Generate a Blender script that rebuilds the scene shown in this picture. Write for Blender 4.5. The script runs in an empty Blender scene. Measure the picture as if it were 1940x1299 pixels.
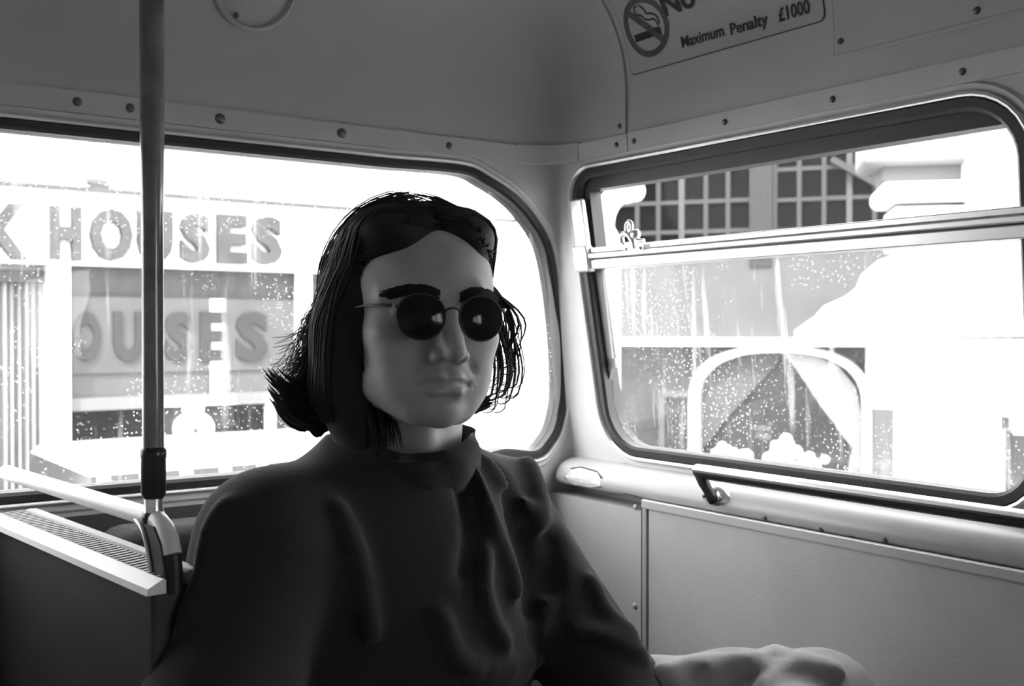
import bpy, math, random
import numpy as np
from mathutils import Vector, Matrix
from mathutils.geometry import tessellate_polygon

random.seed(7)
rng = np.random.default_rng(7)
scene = bpy.context.scene
COL = scene.collection
PI = math.pi

# ------------------------------------------------------------------ camera
W, H, FPX = 1940.0, 1299.0, 2033.0
CAM = Vector((0, 0, 1.2))
YAW, PITCH = math.radians(54.3), math.radians(-0.69)
FWD = Vector((math.cos(YAW) * math.cos(PITCH), math.sin(YAW) * math.cos(PITCH), math.sin(PITCH)))
RGT = Vector((math.sin(YAW), -math.cos(YAW), 0))
UPV = RGT.cross(FWD)
cam_data = bpy.data.cameras.new('camera')
cam_data.sensor_width = 36.0
cam_data.lens = FPX / W * 36.0
cam_data.clip_start = 0.02
cam_data.dof.use_dof = True
cam_data.dof.focus_distance = 1.2
cam_data.dof.aperture_fstop = 9.0
cam = bpy.data.objects.new('camera', cam_data)
COL.objects.link(cam)
cam.matrix_world = Matrix(((RGT.x, UPV.x, -FWD.x, CAM.x), (RGT.y, UPV.y, -FWD.y, CAM.y),
                           (RGT.z, UPV.z, -FWD.z, CAM.z), (0, 0, 0, 1)))
scene.camera = cam

# ------------------------------------------------------------------ world, sun, exposure
SKY, SUN, EXPO = 3.0, 2.5, 1.4
world = bpy.data.worlds.new('overcast_sky')
scene.world = world
world.use_nodes = True
world.node_tree.nodes['Background'].inputs[0].default_value = (1, 1, 1, 1)
world.node_tree.nodes['Background'].inputs[1].default_value = SKY
sun_data = bpy.data.lights.new('sun', 'SUN')
sun_data.energy = SUN
sun_data.angle = math.radians(2)
sun = bpy.data.objects.new('sun', sun_data)
COL.objects.link(sun)
sun.rotation_euler = Vector((0.62, 0.50, -0.95)).to_track_quat('-Z', 'Y').to_euler()
scene.view_settings.view_transform = 'Standard'
scene.view_settings.look = 'None'
scene.view_settings.gamma = 1.0
scene.view_settings.use_curve_mapping = False
scene.view_settings.exposure = EXPO

# ------------------------------------------------------------------ helpers: rays of the lens onto real planes
def ray(px, py):
    return FWD + RGT * ((px - W / 2) / FPX) + UPV * ((H / 2 - py) / FPX)
def hit_depth(px, py, d): return CAM + ray(px, py) * d
def hit_plane(px, py, p, n):
    r = ray(px, py); n = Vector(n)
    return CAM + r * ((Vector(p) - CAM).dot(n) / r.dot(n))

# ------------------------------------------------------------------ materials (all grey: a black and white picture)
MATS = {}
def mat(name, v, rough=0.6, metal=0.0, bump=0.0, bscale=60.0, var=0.0, vscale=8.0, sheen=0.0, spec=0.5, coat=0.0):
    if name in MATS: return MATS[name]
    m = bpy.data.materials.new(name); m.use_nodes = True
    nt = m.node_tree; p = nt.nodes['Principled BSDF']
    p.inputs['Base Color'].default_value = (v, v, v, 1)
    p.inputs['Roughness'].default_value = rough
    p.inputs['Metallic'].default_value = metal
    p.inputs['Specular IOR Level'].default_value = spec
    p.inputs['Sheen Weight'].default_value = sheen
    p.inputs['Sheen Roughness'].default_value = 0.4
    p.inputs['Coat Weight'].default_value = coat
    tc = nt.nodes.new('ShaderNodeTexCoord')
    if var > 0:
        n = nt.nodes.new('ShaderNodeTexNoise'); n.inputs['Scale'].default_value = vscale; n.inputs['Detail'].default_value = 6
        r = nt.nodes.new('ShaderNodeMapRange')
        r.inputs['From Min'].default_value = 0.3; r.inputs['From Max'].default_value = 0.7
        r.inputs['To Min'].default_value = v * (1 - var); r.inputs['To Max'].default_value = v * (1 + var)
        nt.links.new(tc.outputs['Object'], n.inputs['Vector']); nt.links.new(n.outputs['Fac'], r.inputs['Value'])
        nt.links.new(r.outputs['Result'], p.inputs['Base Color'])
    if bump > 0:
        n = nt.nodes.new('ShaderNodeTexNoise'); n.inputs['Scale'].default_value = bscale; n.inputs['Detail'].default_value = 4
        b = nt.nodes.new('ShaderNodeBump'); b.inputs['Strength'].default_value = bump; b.inputs['Distance'].default_value = 0.004
        nt.links.new(tc.outputs['Object'], n.inputs['Vector']); nt.links.new(n.outputs['Fac'], b.inputs['Height'])
        nt.links.new(b.outputs['Normal'], p.inputs['Normal'])
    MATS[name] = m
    return m

PAINT = mat('cream_painted_metal', 0.62, 0.38, var=0.08, vscale=5)
PAINT_UP = mat('painted_roof_lining', 0.55, 0.5, var=0.06, vscale=4, bump=0.05, bscale=250)
PANEL = mat('leathercloth_side_panel', 0.52, 0.55, var=0.08, vscale=6, bump=0.12, bscale=320)
ALU = mat('aluminium', 0.88, 0.42, metal=0.75)
CHROME = mat('polished_metal', 0.9, 0.28, metal=0.85)
RUBBER = mat('black_rubber', 0.022, 0.45)
SCREW = mat('dull_screw', 0.16, 0.4, metal=0.7)
PATCH = mat('worn_paint_patch', 0.72, 0.45, var=0.2, vscale=70)
SOOT = mat('dark_chip', 0.05, 0.8)
SKIN = mat('skin', 0.39, 0.55, var=0.10, vscale=40, bump=0.06, bscale=700, spec=0.3)
HAIRM = mat('dark_hair', 0.026, 0.6, spec=0.18)
KNIT = mat('dark_fleece', 0.032, 0.95, bump=0.25, bscale=500, sheen=0.22, spec=0.05)
JEANS = mat('washed_twill', 0.36, 0.85, bump=0.2, bscale=600, sheen=0.3, var=0.2, vscale=30)
LENS = mat('smoked_lens', 0.012, 0.10, spec=0.25)
WIRE = mat('black_wire', 0.02, 0.5)
VINYL = mat('dark_vinyl', 0.03, 0.5, var=0.2, vscale=12)
MOQ = mat('dark_moquette', 0.025, 0.95, var=0.3, vscale=90)
RIBM = mat('ribbed_rubber_top', 0.30, 0.6)
CAPW = mat('white_edging', 0.80, 0.35)
POLEM = mat('dark_pole_sleeve', 0.20, 0.22, var=0.35, vscale=25, coat=0.4)
SIGNW = mat('sign_plate', 0.50, 0.35)
SIGNG = mat('sign_symbol_ink', 0.10, 0.5)
SIGNK = mat('sign_lettering_ink', 0.02, 0.5)
FLOORM = mat('slatted_floor', 0.06, 0.8)
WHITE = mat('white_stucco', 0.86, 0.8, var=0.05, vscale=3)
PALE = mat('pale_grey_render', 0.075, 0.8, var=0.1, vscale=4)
MIDG = mat('mid_grey_fascia', 0.05, 0.7, var=0.15, vscale=3)
LETG = mat('sign_letter_grey', 0.045, 0.6, var=0.3, vscale=6)
LETD = mat('panel_letter_grey', 0.018, 0.6, var=0.2, vscale=6)
GLASSD = mat('dark_shop_glass', 0.004, 0.5, spec=0.02)
CLOTHW = mat('white_curtain_cloth', 0.36, 0.9)
CLOTHG = mat('grey_curtain_cloth', 0.07, 0.9)
ROAD = mat('asphalt', 0.09, 0.9, var=0.2, vscale=20)
CARW = mat('white_car_paint', 0.8, 0.25, coat=0.3)
TYRE = mat('tyre', 0.02, 0.8)
FLOWER = mat('white_blossom', 0.8, 0.9)
LEAF = mat('dark_foliage', 0.05, 0.8)
BARM = mat('grey_glazing_bar', 0.025, 0.7)
BARB = mat('pale_glazing_bar', 0.05, 0.7)

def glass_material(name, veil, speck, scale, streak, film=0.9, gloss=0.02):
    m = bpy.data.materials.new(name); m.use_nodes = True
    nt = m.node_tree; nt.nodes.clear()
    N, L = nt.nodes.new, nt.links.new
    out = N('ShaderNodeOutputMaterial'); tr = N('ShaderNodeBsdfTransparent'); df = N('ShaderNodeBsdfTranslucent')
    df.inputs['Color'].default_value = (film, film, film, 1)
    gl = N('ShaderNodeBsdfGlossy'); gl.inputs['Roughness'].default_value = 0.02
    tc = N('ShaderNodeTexCoord')
    vo = N('ShaderNodeTexVoronoi'); vo.inputs['Scale'].default_value = scale
    lt = N('ShaderNodeMapRange'); lt.inputs['From Min'].default_value = 0.10; lt.inputs['From Max'].default_value = 0.24
    lt.inputs['To Min'].default_value = speck; lt.inputs['To Max'].default_value = 0
    no = N('ShaderNodeTexNoise'); no.inputs['Scale'].default_value = 7; no.inputs['Detail'].default_value = 5
    pm = N('ShaderNodeMapRange'); pm.inputs['From Min'].default_value = 0.42; pm.inputs['From Max'].default_value = 0.62
    mu = N('ShaderNodeMath'); mu.operation = 'MULTIPLY'
    mp = N('ShaderNodeMapping'); mp.inputs['Scale'].default_value = (60, 60, 4)
    st = N('ShaderNodeTexNoise'); st.inputs['Scale'].default_value = 1.0; st.inputs['Detail'].default_value = 3
    sr = N('ShaderNodeMapRange'); sr.inputs['From Min'].default_value = 0.60; sr.inputs['From Max'].default_value = 0.72
    sr.inputs['To Max'].default_value = streak
    vr = N('ShaderNodeMapRange'); vr.inputs['From Min'].default_value = 0.3; vr.inputs['From Max'].default_value = 0.7
    vr.inputs['To Min'].default_value = veil * 0.6; vr.inputs['To Max'].default_value = veil * 1.4
    a1 = N('ShaderNodeMath'); a1.operation = 'ADD'; a2 = N('ShaderNodeMath'); a2.operation = 'ADD'; a2.use_clamp = True
    mx = N('ShaderNodeMixShader'); mg = N('ShaderNodeMixShader')
    L(tc.outputs['Object'], vo.inputs['Vector']); L(tc.outputs['Object'], no.inputs['Vector'])
    L(tc.outputs['Object'], mp.inputs['Vector']); L(mp.outputs['Vector'], st.inputs['Vector'])
    L(vo.outputs['Distance'], lt.inputs['Value']); L(no.outputs['Fac'], pm.inputs['Value']); L(no.outputs['Fac'], vr.inputs['Value'])
    L(lt.outputs['Result'], mu.inputs[0]); L(pm.outputs['Result'], mu.inputs[1])
    L(st.outputs['Fac'], sr.inputs['Value'])
    L(mu.outputs[0], a1.inputs[0]); L(sr.outputs['Result'], a1.inputs[1])
    L(a1.outputs[0], a2.inputs[0]); L(vr.outputs['Result'], a2.inputs[1])
    L(a2.outputs[0], mx.inputs['Fac']); L(tr.outputs[0], mx.inputs[1]); L(df.outputs[0], mx.inputs[2])
    mg.inputs['Fac'].default_value = gloss; L(mx.outputs[0], mg.inputs[1]); L(gl.outputs[0], mg.inputs[2])
    L(mg.outputs[0], out.inputs['Surface'])
    return m
GLASS_DIRTY = glass_material('dirty_window_glass', 0.014, 0.60, 150, 0.12)
GLASS_CLEAN = glass_material('clean_window_glass', 0.0, 0.0, 100, 0.0, gloss=0.005)

# ------------------------------------------------------------------ object helpers
def tag(o, label=None, cat=None, group=None, kind=None):
    if label: o['label'] = label
    if cat: o['category'] = cat
    if group: o['group'] = group
    if kind: o['kind'] = kind
    return o
def empty(name, loc=(0, 0, 0), rz=0.0, parent=None):
    o = bpy.data.objects.new(name, None); COL.objects.link(o)
    o.location = loc; o.rotation_euler = (0, 0, rz); o.empty_display_size = 0.1
    if parent: o.parent = parent
    return o
def link_mesh(name, verts, faces, m, parent=None, smooth=False, loc=None):
    me = bpy.data.meshes.new(name)
    me.from_pydata([tuple(v) for v in verts], [], [tuple(f) for f in faces]); me.validate(); me.update()
    if smooth: me.shade_smooth()
    me.materials.append(m)
    o = bpy.data.objects.new(name, me); COL.objects.link(o)
    if parent: o.parent = parent
    if loc is not None: o.location = loc
    return o
def fix_normals(o):
    import bmesh
    bm = bmesh.new(); bm.from_mesh(o.data); bmesh.ops.recalc_face_normals(bm, faces=bm.faces); bm.to_mesh(o.data); bm.free()
    return o
def smooth_angle(o, deg=35):
    o.data.shade_smooth()
    try: o.data.set_sharp_from_angle(angle=math.radians(deg))
    except Exception: pass
    return o
def bevel(o, w, seg=2):
    b = o.modifiers.new('bevel', 'BEVEL'); b.width = w; b.segments = seg; b.limit_method = 'ANGLE'
    smooth_angle(o, 40); return o

class MB:
    def __init__(s): s.v, s.f = [], []
    def add(s, verts, faces):
        n = len(s.v); s.v += [Vector(v) for v in verts]; s.f += [tuple(i + n for i in f) for f in faces]; return s
    def box(s, x0, x1, y0, y1, z0, z1):
        return s.add([(x0, y0, z0), (x1, y0, z0), (x1, y1, z0), (x0, y1, z0), (x0, y0, z1), (x1, y0, z1), (x1, y1, z1), (x0, y1, z1)],
                     [(0, 3, 2, 1), (4, 5, 6, 7), (0, 1, 5, 4), (1, 2, 6, 5), (2, 3, 7, 6), (3, 0, 4, 7)])
    def tube(s, path, r, n=12, cap=True, flat=None):
        path = [Vector(p) for p in path]; k = len(path)
        rs = r if isinstance(r, (list, tuple)) else [r] * k
        ts = [(path[min(i + 1, k - 1)] - path[max(i - 1, 0)]).normalized() for i in range(k)]
        up = Vector((0, 0, 1)) if abs(ts[0].z) < 0.9 else Vector((1, 0, 0))
        u = ts[0].cross(up).normalized(); vs = []
        for i in range(k):
            u = (u - ts[i] * u.dot(ts[i])).normalized(); w = ts[i].cross(u)
            for j in range(n):
                a = 2 * PI * j / n
                vs.append(path[i] + (u * math.cos(a) * (flat or 1) + w * math.sin(a)) * rs[i])
        fs = [(i * n + j, i * n + (j + 1) % n, (i + 1) * n + (j + 1) % n, (i + 1) * n + j) for i in range(k - 1) for j in range(n)]
        if cap: fs += [tuple(range(n - 1, -1, -1)), tuple((k - 1) * n + j for j in range(n))]
        return s.add(vs, fs)
    def prism(s, poly, fn, n0, n1):
        k = len(poly)
        tri = tessellate_polygon([[Vector((p[0], p[1], 0)) for p in poly]])
        vs = [fn(p[0], p[1], n0) for p in poly] + [fn(p[0], p[1], n1) for p in poly]
        fs = [tuple(t) for t in tri] + [tuple(i + k for i in reversed(t)) for t in tri]
        fs += [(i, (i + 1) % k, k + (i + 1) % k, k + i) for i in range(k)]
        return s.add(vs, fs)
    def panel(s, outer, holes, fn, n0, n1):
        loops = [outer] + holes
        tri = tessellate_polygon([[Vector((p[0], p[1], 0)) for p in l] for l in loops])
        flat = [p for l in loops for p in l]; k = len(flat)
        vs = [fn(p[0], p[1], n0) for p in flat] + [fn(p[0], p[1], n1) for p in flat]
        fs = [tuple(t) for t in tri] + [tuple(i + k for i in reversed(t)) for t in tri]; b = 0
        for l in loops:
            q = len(l); fs += [(b + i, b + (i + 1) % q, k + b + (i + 1) % q, k + b + i) for i in range(q)]; b += q
        return s.add(vs, fs)
    def sweep(s, loop, prof, fn):
        k, q = len(loop), len(prof); vs = []
        for off, n in prof:
            for p in offset_loop(loop, off): vs.append(fn(p[0], p[1], n))
        fs = [(a * k + i, a * k + (i + 1) % k, ((a + 1) % q) * k + (i + 1) % k, ((a + 1) % q) * k + i) for a in range(q) for i in range(k)]
        return s.add(vs, fs)
    def dome(s, c, n, r, h, seg=10, rings=3):
        c, n = Vector(c), Vector(n).normalized()
        u = n.orthogonal().normalized(); w = n.cross(u); vs = []
        for i in range(rings):
            a = PI / 2 * i / rings
            for j in range(seg):
                t = 2 * PI * j / seg
                vs.append(c + (u * math.cos(t) + w * math.sin(t)) * r * math.cos(a) + n * h * math.sin(a))
        vs.append(c + n * h)
        fs = [(i * seg + j, i * seg + (j + 1) % seg, (i + 1) * seg + (j + 1) % seg, (i + 1) * seg + j) for i in range(rings - 1) for j in range(seg)]
        fs += [((rings - 1) * seg + j, (rings - 1) * seg + (j + 1) % seg, rings * seg) for j in range(seg)]
        fs.append(tuple(range(seg - 1, -1, -1)))
        return s.add(vs, fs)
    def ball(s, c, r, nu=12, nv=8):
        r = r if isinstance(r, (tuple, list)) else (r, r, r); c = Vector(c)
        vs = [c + Vector((0, 0, r[2]))]
        for i in range(1, nv):
            a = PI * i / nv
            for j in range(nu):
                t = 2 * PI * j / nu
                vs.append(c + Vector((r[0] * math.sin(a) * math.cos(t), r[1] * math.sin(a) * math.sin(t), r[2] * math.cos(a))))
        vs.append(c - Vector((0, 0, r[2]))); e = len(vs) - 1
        fs = [(0, 1 + j, 1 + (j + 1) % nu) for j in range(nu)]
        fs += [(1 + i * nu + j, 1 + (i + 1) * nu + j, 1 + (i + 1) * nu + (j + 1) % nu, 1 + i * nu + (j + 1) % nu) for i in range(nv - 2) for j in range(nu)]
        fs += [(e, 1 + (nv - 2) * nu + (j + 1) % nu, 1 + (nv - 2) * nu + j) for j in range(nu)]
        return s.add(vs, fs)
    def build(s, name, m, parent=None, smooth=None, origin=None):
        o = link_mesh(name, s.v, s.f, m, parent); fix_normals(o)
        if smooth: smooth_angle(o, smooth)
        return o

def offset_loop(loop, off):
    if abs(off) < 1e-9: return loop
    k = len(loop); area = sum(loop[i][0] * loop[(i + 1) % k][1] - loop[(i + 1) % k][0] * loop[i][1] for i in range(k))
    sg = 1 if area > 0 else -1; out = []
    for i in range(k):
        a, b, c = Vector(loop[i - 1]), Vector(loop[i]), Vector(loop[(i + 1) % k])
        d1, d2 = (b - a).normalized(), (c - b).normalized()
        n1, n2 = Vector((d1.y, -d1.x)) * sg, Vector((d2.y, -d2.x)) * sg
        m = (n1 + n2); m = m.normalized() / max(0.5, math.sqrt(max(1e-6, (1 + n1.dot(n2)) / 2)))
        out.append((b.x + m.x * off, b.y + m.y * off))
    return out
def catmull(pts, sub=4, closed=True):
    out = []; k = len(pts)
    for i in range(k if closed else k - 1):
        g = (lambda j: Vector(pts[j % k])) if closed else (lambda j: Vector(pts[max(0, min(k - 1, j))]))
        p0, p1, p2, p3 = g(i - 1), g(i), g(i + 1), g(i + 2)
        for s in range(sub):
            t = s / sub
            out.append(0.5 * (2 * p1 + (p2 - p0) * t + (2 * p0 - 5 * p1 + 4 * p2 - p3) * t * t + (3 * p1 - p0 - 3 * p2 + p3) * t ** 3))
    if not closed: out.append(Vector(pts[-1]))
    return out
def arc2(cx, cy, rx, ry, a0, a1, n):
    return [(cx + rx * math.cos(math.radians(a0 + (a1 - a0) * i / n)), cy + ry * math.sin(math.radians(a0 + (a1 - a0) * i / n))) for i in range(n + 1)]
def rrect(x0, x1, z0, z1, r, n=8):
    rs = r if isinstance(r, (list, tuple)) else [r] * 4      # bl, br, tr, tl
    return (arc2(x0 + rs[0], z0 + rs[0], rs[0], rs[0], 180, 270, n) + arc2(x1 - rs[1], z0 + rs[1], rs[1], rs[1], 270, 360, n) +
            arc2(x1 - rs[2], z1 - rs[2], rs[2], rs[2], 0, 90, n) + arc2(x0 + rs[3], z1 - rs[3], rs[3], rs[3], 90, 180, n))
def text_mesh(txt, size, bold=0.0, extrude=0.0):
    cu = bpy.data.curves.new('text', 'FONT'); cu.body = txt; cu.size = size; cu.offset = bold; cu.extrude = extrude
    cu.resolution_u = 3
    ob = bpy.data.objects.new('text', cu); COL.objects.link(ob)
    dg = bpy.context.evaluated_depsgraph_get(); dg.update()
    me = ob.evaluated_get(dg).to_mesh()
    vs = [v.co.copy() for v in me.vertices]; fs = [tuple(p.vertices) for p in me.polygons]
    ob.evaluated_get(dg).to_mesh_clear()
    bpy.data.objects.remove(ob); bpy.data.curves.remove(cu)
    return vs, fs
def letter_on(txt, x0, x1, z0, z1, fn, n, m, parent, bold=0.0, thick=0.0, name='letter'):
    """lettering stretched to its measured box and laid on a surface"""
    vs, fs = text_mesh(txt, 1.0, bold, 0.5 if thick else 0.0)
    xs = [v.x for v in vs]; ys = [v.y for v in vs]
    a, b, c, d = min(xs), max(xs), min(ys), max(ys)
    out = [fn(x0 + (v.x - a) / (b - a) * (x1 - x0), z0 + (v.y - c) / (d - c) * (z1 - z0), n + (v.z + 0.5) * thick if thick else n) for v in vs]
    return link_mesh(name, out, fs, m, parent)

# ================================================================== THE BUS
A, B, ZW = 1.163, 1.439, 0.955            # side wall (X), end wall (Y), waist height
LEAN = 0.083                              # the side wall leans in towards the roof
def LW(x, z, n): return Vector((x, B - n, z))
def RX(z): return A - LEAN * (z - 0.95)
def RW(y, z, n): return Vector((RX(z) - n, y, z))
def lw(px, py, n=0.0):
    p = hit_plane(px, py, (0, B - n, 0), (0, 1, 0)); return (p.x, p.z)
def rw(px, py, n=0.0):
    p = hit_plane(px, py, (A - n, 0, 0.95), (1, 0, LEAN)); return (p.y, p.z)
XL, YB = -1.20, -3.6                      # far side and far end of the saloon
Z1 = 1.505                                # top of the window zone

# window openings (glass edges)
win1 = [lw(872, 329), lw(918, 349), lw(965, 380), lw(999, 417), lw(1027, 463), lw(1042, 525), lw(1054, 617), lw(1059, 700), lw(1060, 756),
        lw(1050, 806), lw(1036, 832), lw(1013, 853)]
zt, zb = 1.447, 0.999
xr = win1[-1][0]
win1 = [(xr - 0.34, zt), (xr - 0.28, zt)] + win1 + [(xr - 0.06, zb + 0.006), (xr - 0.11, zb), (xr - 0.20, zb)]
win1 = [(p[0], p[1]) for p in catmull(win1, 4, closed=False)]
win1 += [(-0.1, zb)] + arc2(-0.20, zb + 0.10, 0.1, 0.1, 270, 180, 8) + arc2(-0.20, zt - 0.10, 0.1, 0.1, 180, 90, 8) + [(-0.1, zt)]

yl0, zb2, zt2 = 1.342, 1.014, 1.446
yr0 = rw(1937, 500)[0]
def lean_y(y, z): return y + 0.11 * (z - 1.165) * (y - yr0) / (yl0 - yr0)     # the pane leans with the corner post
def unlean(y, z): return y - 0.11 * (z - 1.165)

def rw_loop():
    p = []
    lean = 0.0
    p += arc2(yl0 - 0.060, zb2 + 0.060, 0.060, 0.060, 0, -90, 8)
    p += arc2(yr0 + 0.050, zb2 + 0.050, 0.050, 0.050, 270, 180, 8)
    p += arc2(yr0 + 0.060, zt2 - 0.060, 0.060, 0.060, 180, 90, 8)
    p += arc2(yl0 - 0.035, zt2 - 0.035, 0.035, 0.035, 90, 0, 8)
    return p
win2 = rw_loop()
step = (yl0 - yr0) + 0.17
side_wins = [[(lean_y(y, z), z) for y, z in win2]] + [[(y - step * k, z) for y, z in win2] for k in range(1, 5)]

# end wall: full height in one sheet with its window
TOPZ = 1.80
m = MB(); m.panel([(XL - 0.05, 0.0), (A + 0.04, 0.0), (A + 0.04, Z1), (XL - 0.05, Z1)], [offset_loop(win1, 0.020)], LW, 0.0, -0.04)
wall_left = tag(m.build('wall_left', PAINT), 'light painted end wall of the bus with one wide window', kind='structure')
m = MB(); m.panel([(YB - 0.05, ZW - 0.03), (B + 0.04, ZW - 0.03), (B + 0.04, Z1), (YB - 0.05, Z1)], [offset_loop(w, 0.020) for w in side_wins[:1] + side_wins[2:]], RW, 0.0, -0.04)  # second opening left solid to cut the light from behind the viewpoint
wall_right = tag(m.build('wall_right', PAINT), 'light painted side wall leaning in around the vent window', kind='structure')
def FW(y, z, n): return Vector((XL + LEAN * (z - 0.95) + n, y, z))
m = MB(); m.panel([(YB - 0.05, 0.0), (B + 0.04, 0.0), (B + 0.04, Z1), (YB - 0.05, Z1)], [], FW, 0.0, -0.04)  # unseen side, left without windows to cut the light on the face
tag(m.build('wall_far_unseen', PAINT), 'unseen side wall across the aisle, left without windows to cut the light', kind='structure')
m = MB(); m.panel([(XL - 0.05, 0.0), (A + 0.04, 0.0), (A + 0.04, TOPZ), (XL - 0.05, TOPZ)], [], lambda x, z, n: Vector((x, YB + n, z)), 0.0, -0.04)
tag(m.build('wall_back', PAINT), 'painted wall at the far end of the saloon', kind='structure')
m = MB(); m.box(XL - 0.05, A + 0.05, YB - 0.05, B + 0.05, -0.05, 0.0)
tag(m.build('floor', FLOORM), 'dark bus floor', kind='structure')

m = MB(); m.panel([(XL + 0.06, 0.02), (0.93, 0.02), (0.93, 0.962), (XL + 0.06, 0.962)], [], LW, 0.004, 0.0); m.build('lower_panel', mat('dark_lower_panel', 0.07, 0.6), wall_left)
# rounded pillar filling the corner between the two window walls
m = MB(); vs, fs = [], []; nz, na = 8, 8
for i in range(nz + 1):
    z = ZW - 0.02 + (Z1 + 0.01 - ZW + 0.02) * i / nz; rc = 0.028; cx, cy = RX(z) - rc, B - rc
    for j in range(na + 1):
        t = PI / 2 * j / na; vs.append((cx + rc * math.cos(t) + 0.0005, cy + rc * math.sin(t) + 0.0005, z))
for i in range(nz):
    for j in range(na): a = i * (na + 1) + j; fs.append((a, a + 1, a + na + 2, a + na + 1))
m.add(vs, fs); o = m.build('corner_fillet', PAINT, wall_left); o.data.shade_smooth()

# roof lining: vertical cove panels that curve over into the ceiling, one loft round the corner
CR, CZ = 0.20, 1.570
def prof(t):
    """arc length above Z1 -> inset, height, inward normal"""
    if t <= CZ - Z1: return 0.0, Z1 + t, (1.0, 0.0)
    a = min((t - (CZ - Z1)) / CR, PI / 2)
    ins, z = CR * (1 - math.cos(a)), CZ + CR * math.sin(a)
    return ins, z, (math.cos(a), -math.sin(a))
AT = RX(Z1)
def CV(y, t, n):
    ins, z, nn = prof(t); return Vector((AT - ins - n * nn[0], y, z + n * nn[1]))
def CVL(x, t, n):
    ins, z, nn = prof(t); return Vector((x, B - ins - n * nn[0], z + n * nn[1]))
TEND = CZ - Z1 + CR * PI / 2
levels = [-0.001, CZ - Z1] + [CZ - Z1 + CR * PI / 2 * k / 10 for k in range(1, 11)]
vs, fs, rowlen = [], [], None
for t in levels:
    ins, z, _ = prof(max(t, 0)); z += min(t, 0); rc = 0.07
    x1, y1, x0, y0 = AT - ins, B - ins, XL + LEAN * 0.55 + ins, YB
    row = [(x0, y0)] + [(x0, y0 + (y1 - rc - y0) * k / 6) for k in range(1, 7)]
    row += [(x0 + rc - rc * math.cos(a), y1 - rc + rc * math.sin(a)) for a in [PI / 2 * k / 8 for k in range(1, 9)]]
    row += [(x0 + rc + (x1 - x0 - 2 * rc) * k / 8, y1) for k in range(1, 9)]
    row += [(x1 - rc + rc * math.sin(a), y1 - rc + rc * math.cos(a)) for a in [PI / 2 * k / 8 for k in range(1, 9)]]
    row += [(x1, y1 - rc + (y0 - y1 + rc) * k / 8) for k in range(1, 9)]
    rowlen = len(row); vs += [(p[0], p[1], z) for p in row]
for i in range(len(levels) - 1):
    for j in range(rowlen - 1): a = i * rowlen + j; fs.append((a, a + 1, a + rowlen + 1, a + rowlen))
top = (len(levels) - 1) * rowlen
tri = tessellate_polygon([[Vector((vs[top + j][0], vs[top + j][1], 0)) for j in range(rowlen)]])
fs += [tuple(top + i for i in t) for t in tri]
k = len(vs)   # outer skin, so that the shell is solid
cx_, cy_ = (XL + A) / 2, (YB + B) / 2
vs += [(cx_ + (v[0] - cx_) * 1.04, cy_ + (v[1] - cy_) * 1.02, v[2] + 0.03) for v in vs[:k]]
fs += [tuple(i + k for i in reversed(f)) for f in fs]
ceiling = link_mesh('ceiling', vs, fs, PAINT_UP); smooth_angle(ceiling, 30)
tag(ceiling, 'painted roof lining curving up from the windows into the ceiling', kind='structure')

def screw(fn, u, t, n, parent, r=0.006, h=0.003, name='screw', mt=SCREW):
    c = fn(u, t, n); d = fn(u, t, n + 0.01) - c
    m = MB(); m.dome(c, d, r, h); o = m.build(name, mt, parent); o.data.shade_smooth(); return o

# cover strips above both windows
m = MB(); m.panel(rrect(XL + 0.1, AT - 0.074, 1.4765, 1.5045, 0.002, 2), [], LW, 0.0045, 0.0)
trim1 = tag(m.build('trim_1', PAINT), 'narrow painted cover strip above the wide end window', kind='structure')
for px, py in ((145, 198), (245, 207), (415, 232), (645, 258), (848, 275), (1033, 293)):
    x, z = lw(px, py); screw(LW, x, 1.4905, 0.0045, trim1, 0.0075 if 300 < px < 700 else 0.006)
yj = rw(1192, 262)[0]
m = MB(); m.panel(rrect(YB + 0.05, yj - 0.001, 1.4765, 1.5035, 0.002, 2), [], RW, 0.0045, 0.0)
m.panel(rrect(yj + 0.001, B - 0.074, 1.4765, 1.5035, 0.002, 2), [], RW, 0.0045, 0.0)
trim2 = tag(m.build('trim_2', PAINT), 'narrow painted cover strip above the vent window', kind='structure')
for px, py in ((1172, 273), (1205, 268), (1378, 237), (1582, 195), (1828, 148)):
    y, z = rw(px, py); screw(RW, y, 1.4895, 0.0045, trim2, 0.0045)
cxs, cys, rcs = AT - 0.075, B - 0.075, 0.070
plan = [(cxs + 0.075, cys - 0.002)] + [(cxs + rcs * math.cos(a), cys + rcs * math.sin(a)) for a in [PI / 2 * k / 10 for k in range(11)]] + [(cxs - 0.002, cys + 0.075), (cxs + 0.085, cys + 0.085)]
m = MB(); m.prism(plan, lambda a, b, n: Vector((a, b, n)), 1.4768, 1.5062); o = m.build('corner_piece', PAINT, trim2); smooth_angle(o, 30)
m = MB(); vs, fs = [], []
ts = [i / 22 * TEND for i in range(23)]
for n in (0.0005, 0.004):
    for t in ts: vs += [CV(yj + 0.004, t, n), CV(yj + 0.030, t, n)]
q = len(ts) * 2
for i in range(len(ts) - 1):
    a = 2 * i; fs += [(q + a, q + a + 1, q + a + 3, q + a + 2), (a, a + 2, q + a + 2, q + a), (a + 1, q + a + 1, q + a + 3, a + 3)]
fs += [(0, q, q + 1, 1)]
m.add(vs, fs); js = m.build('joint_strip', PAINT_UP, ceiling, smooth=30)
screw(CV, yj + 0.017, 0.012, 0.004, js, 0.0045)

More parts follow.
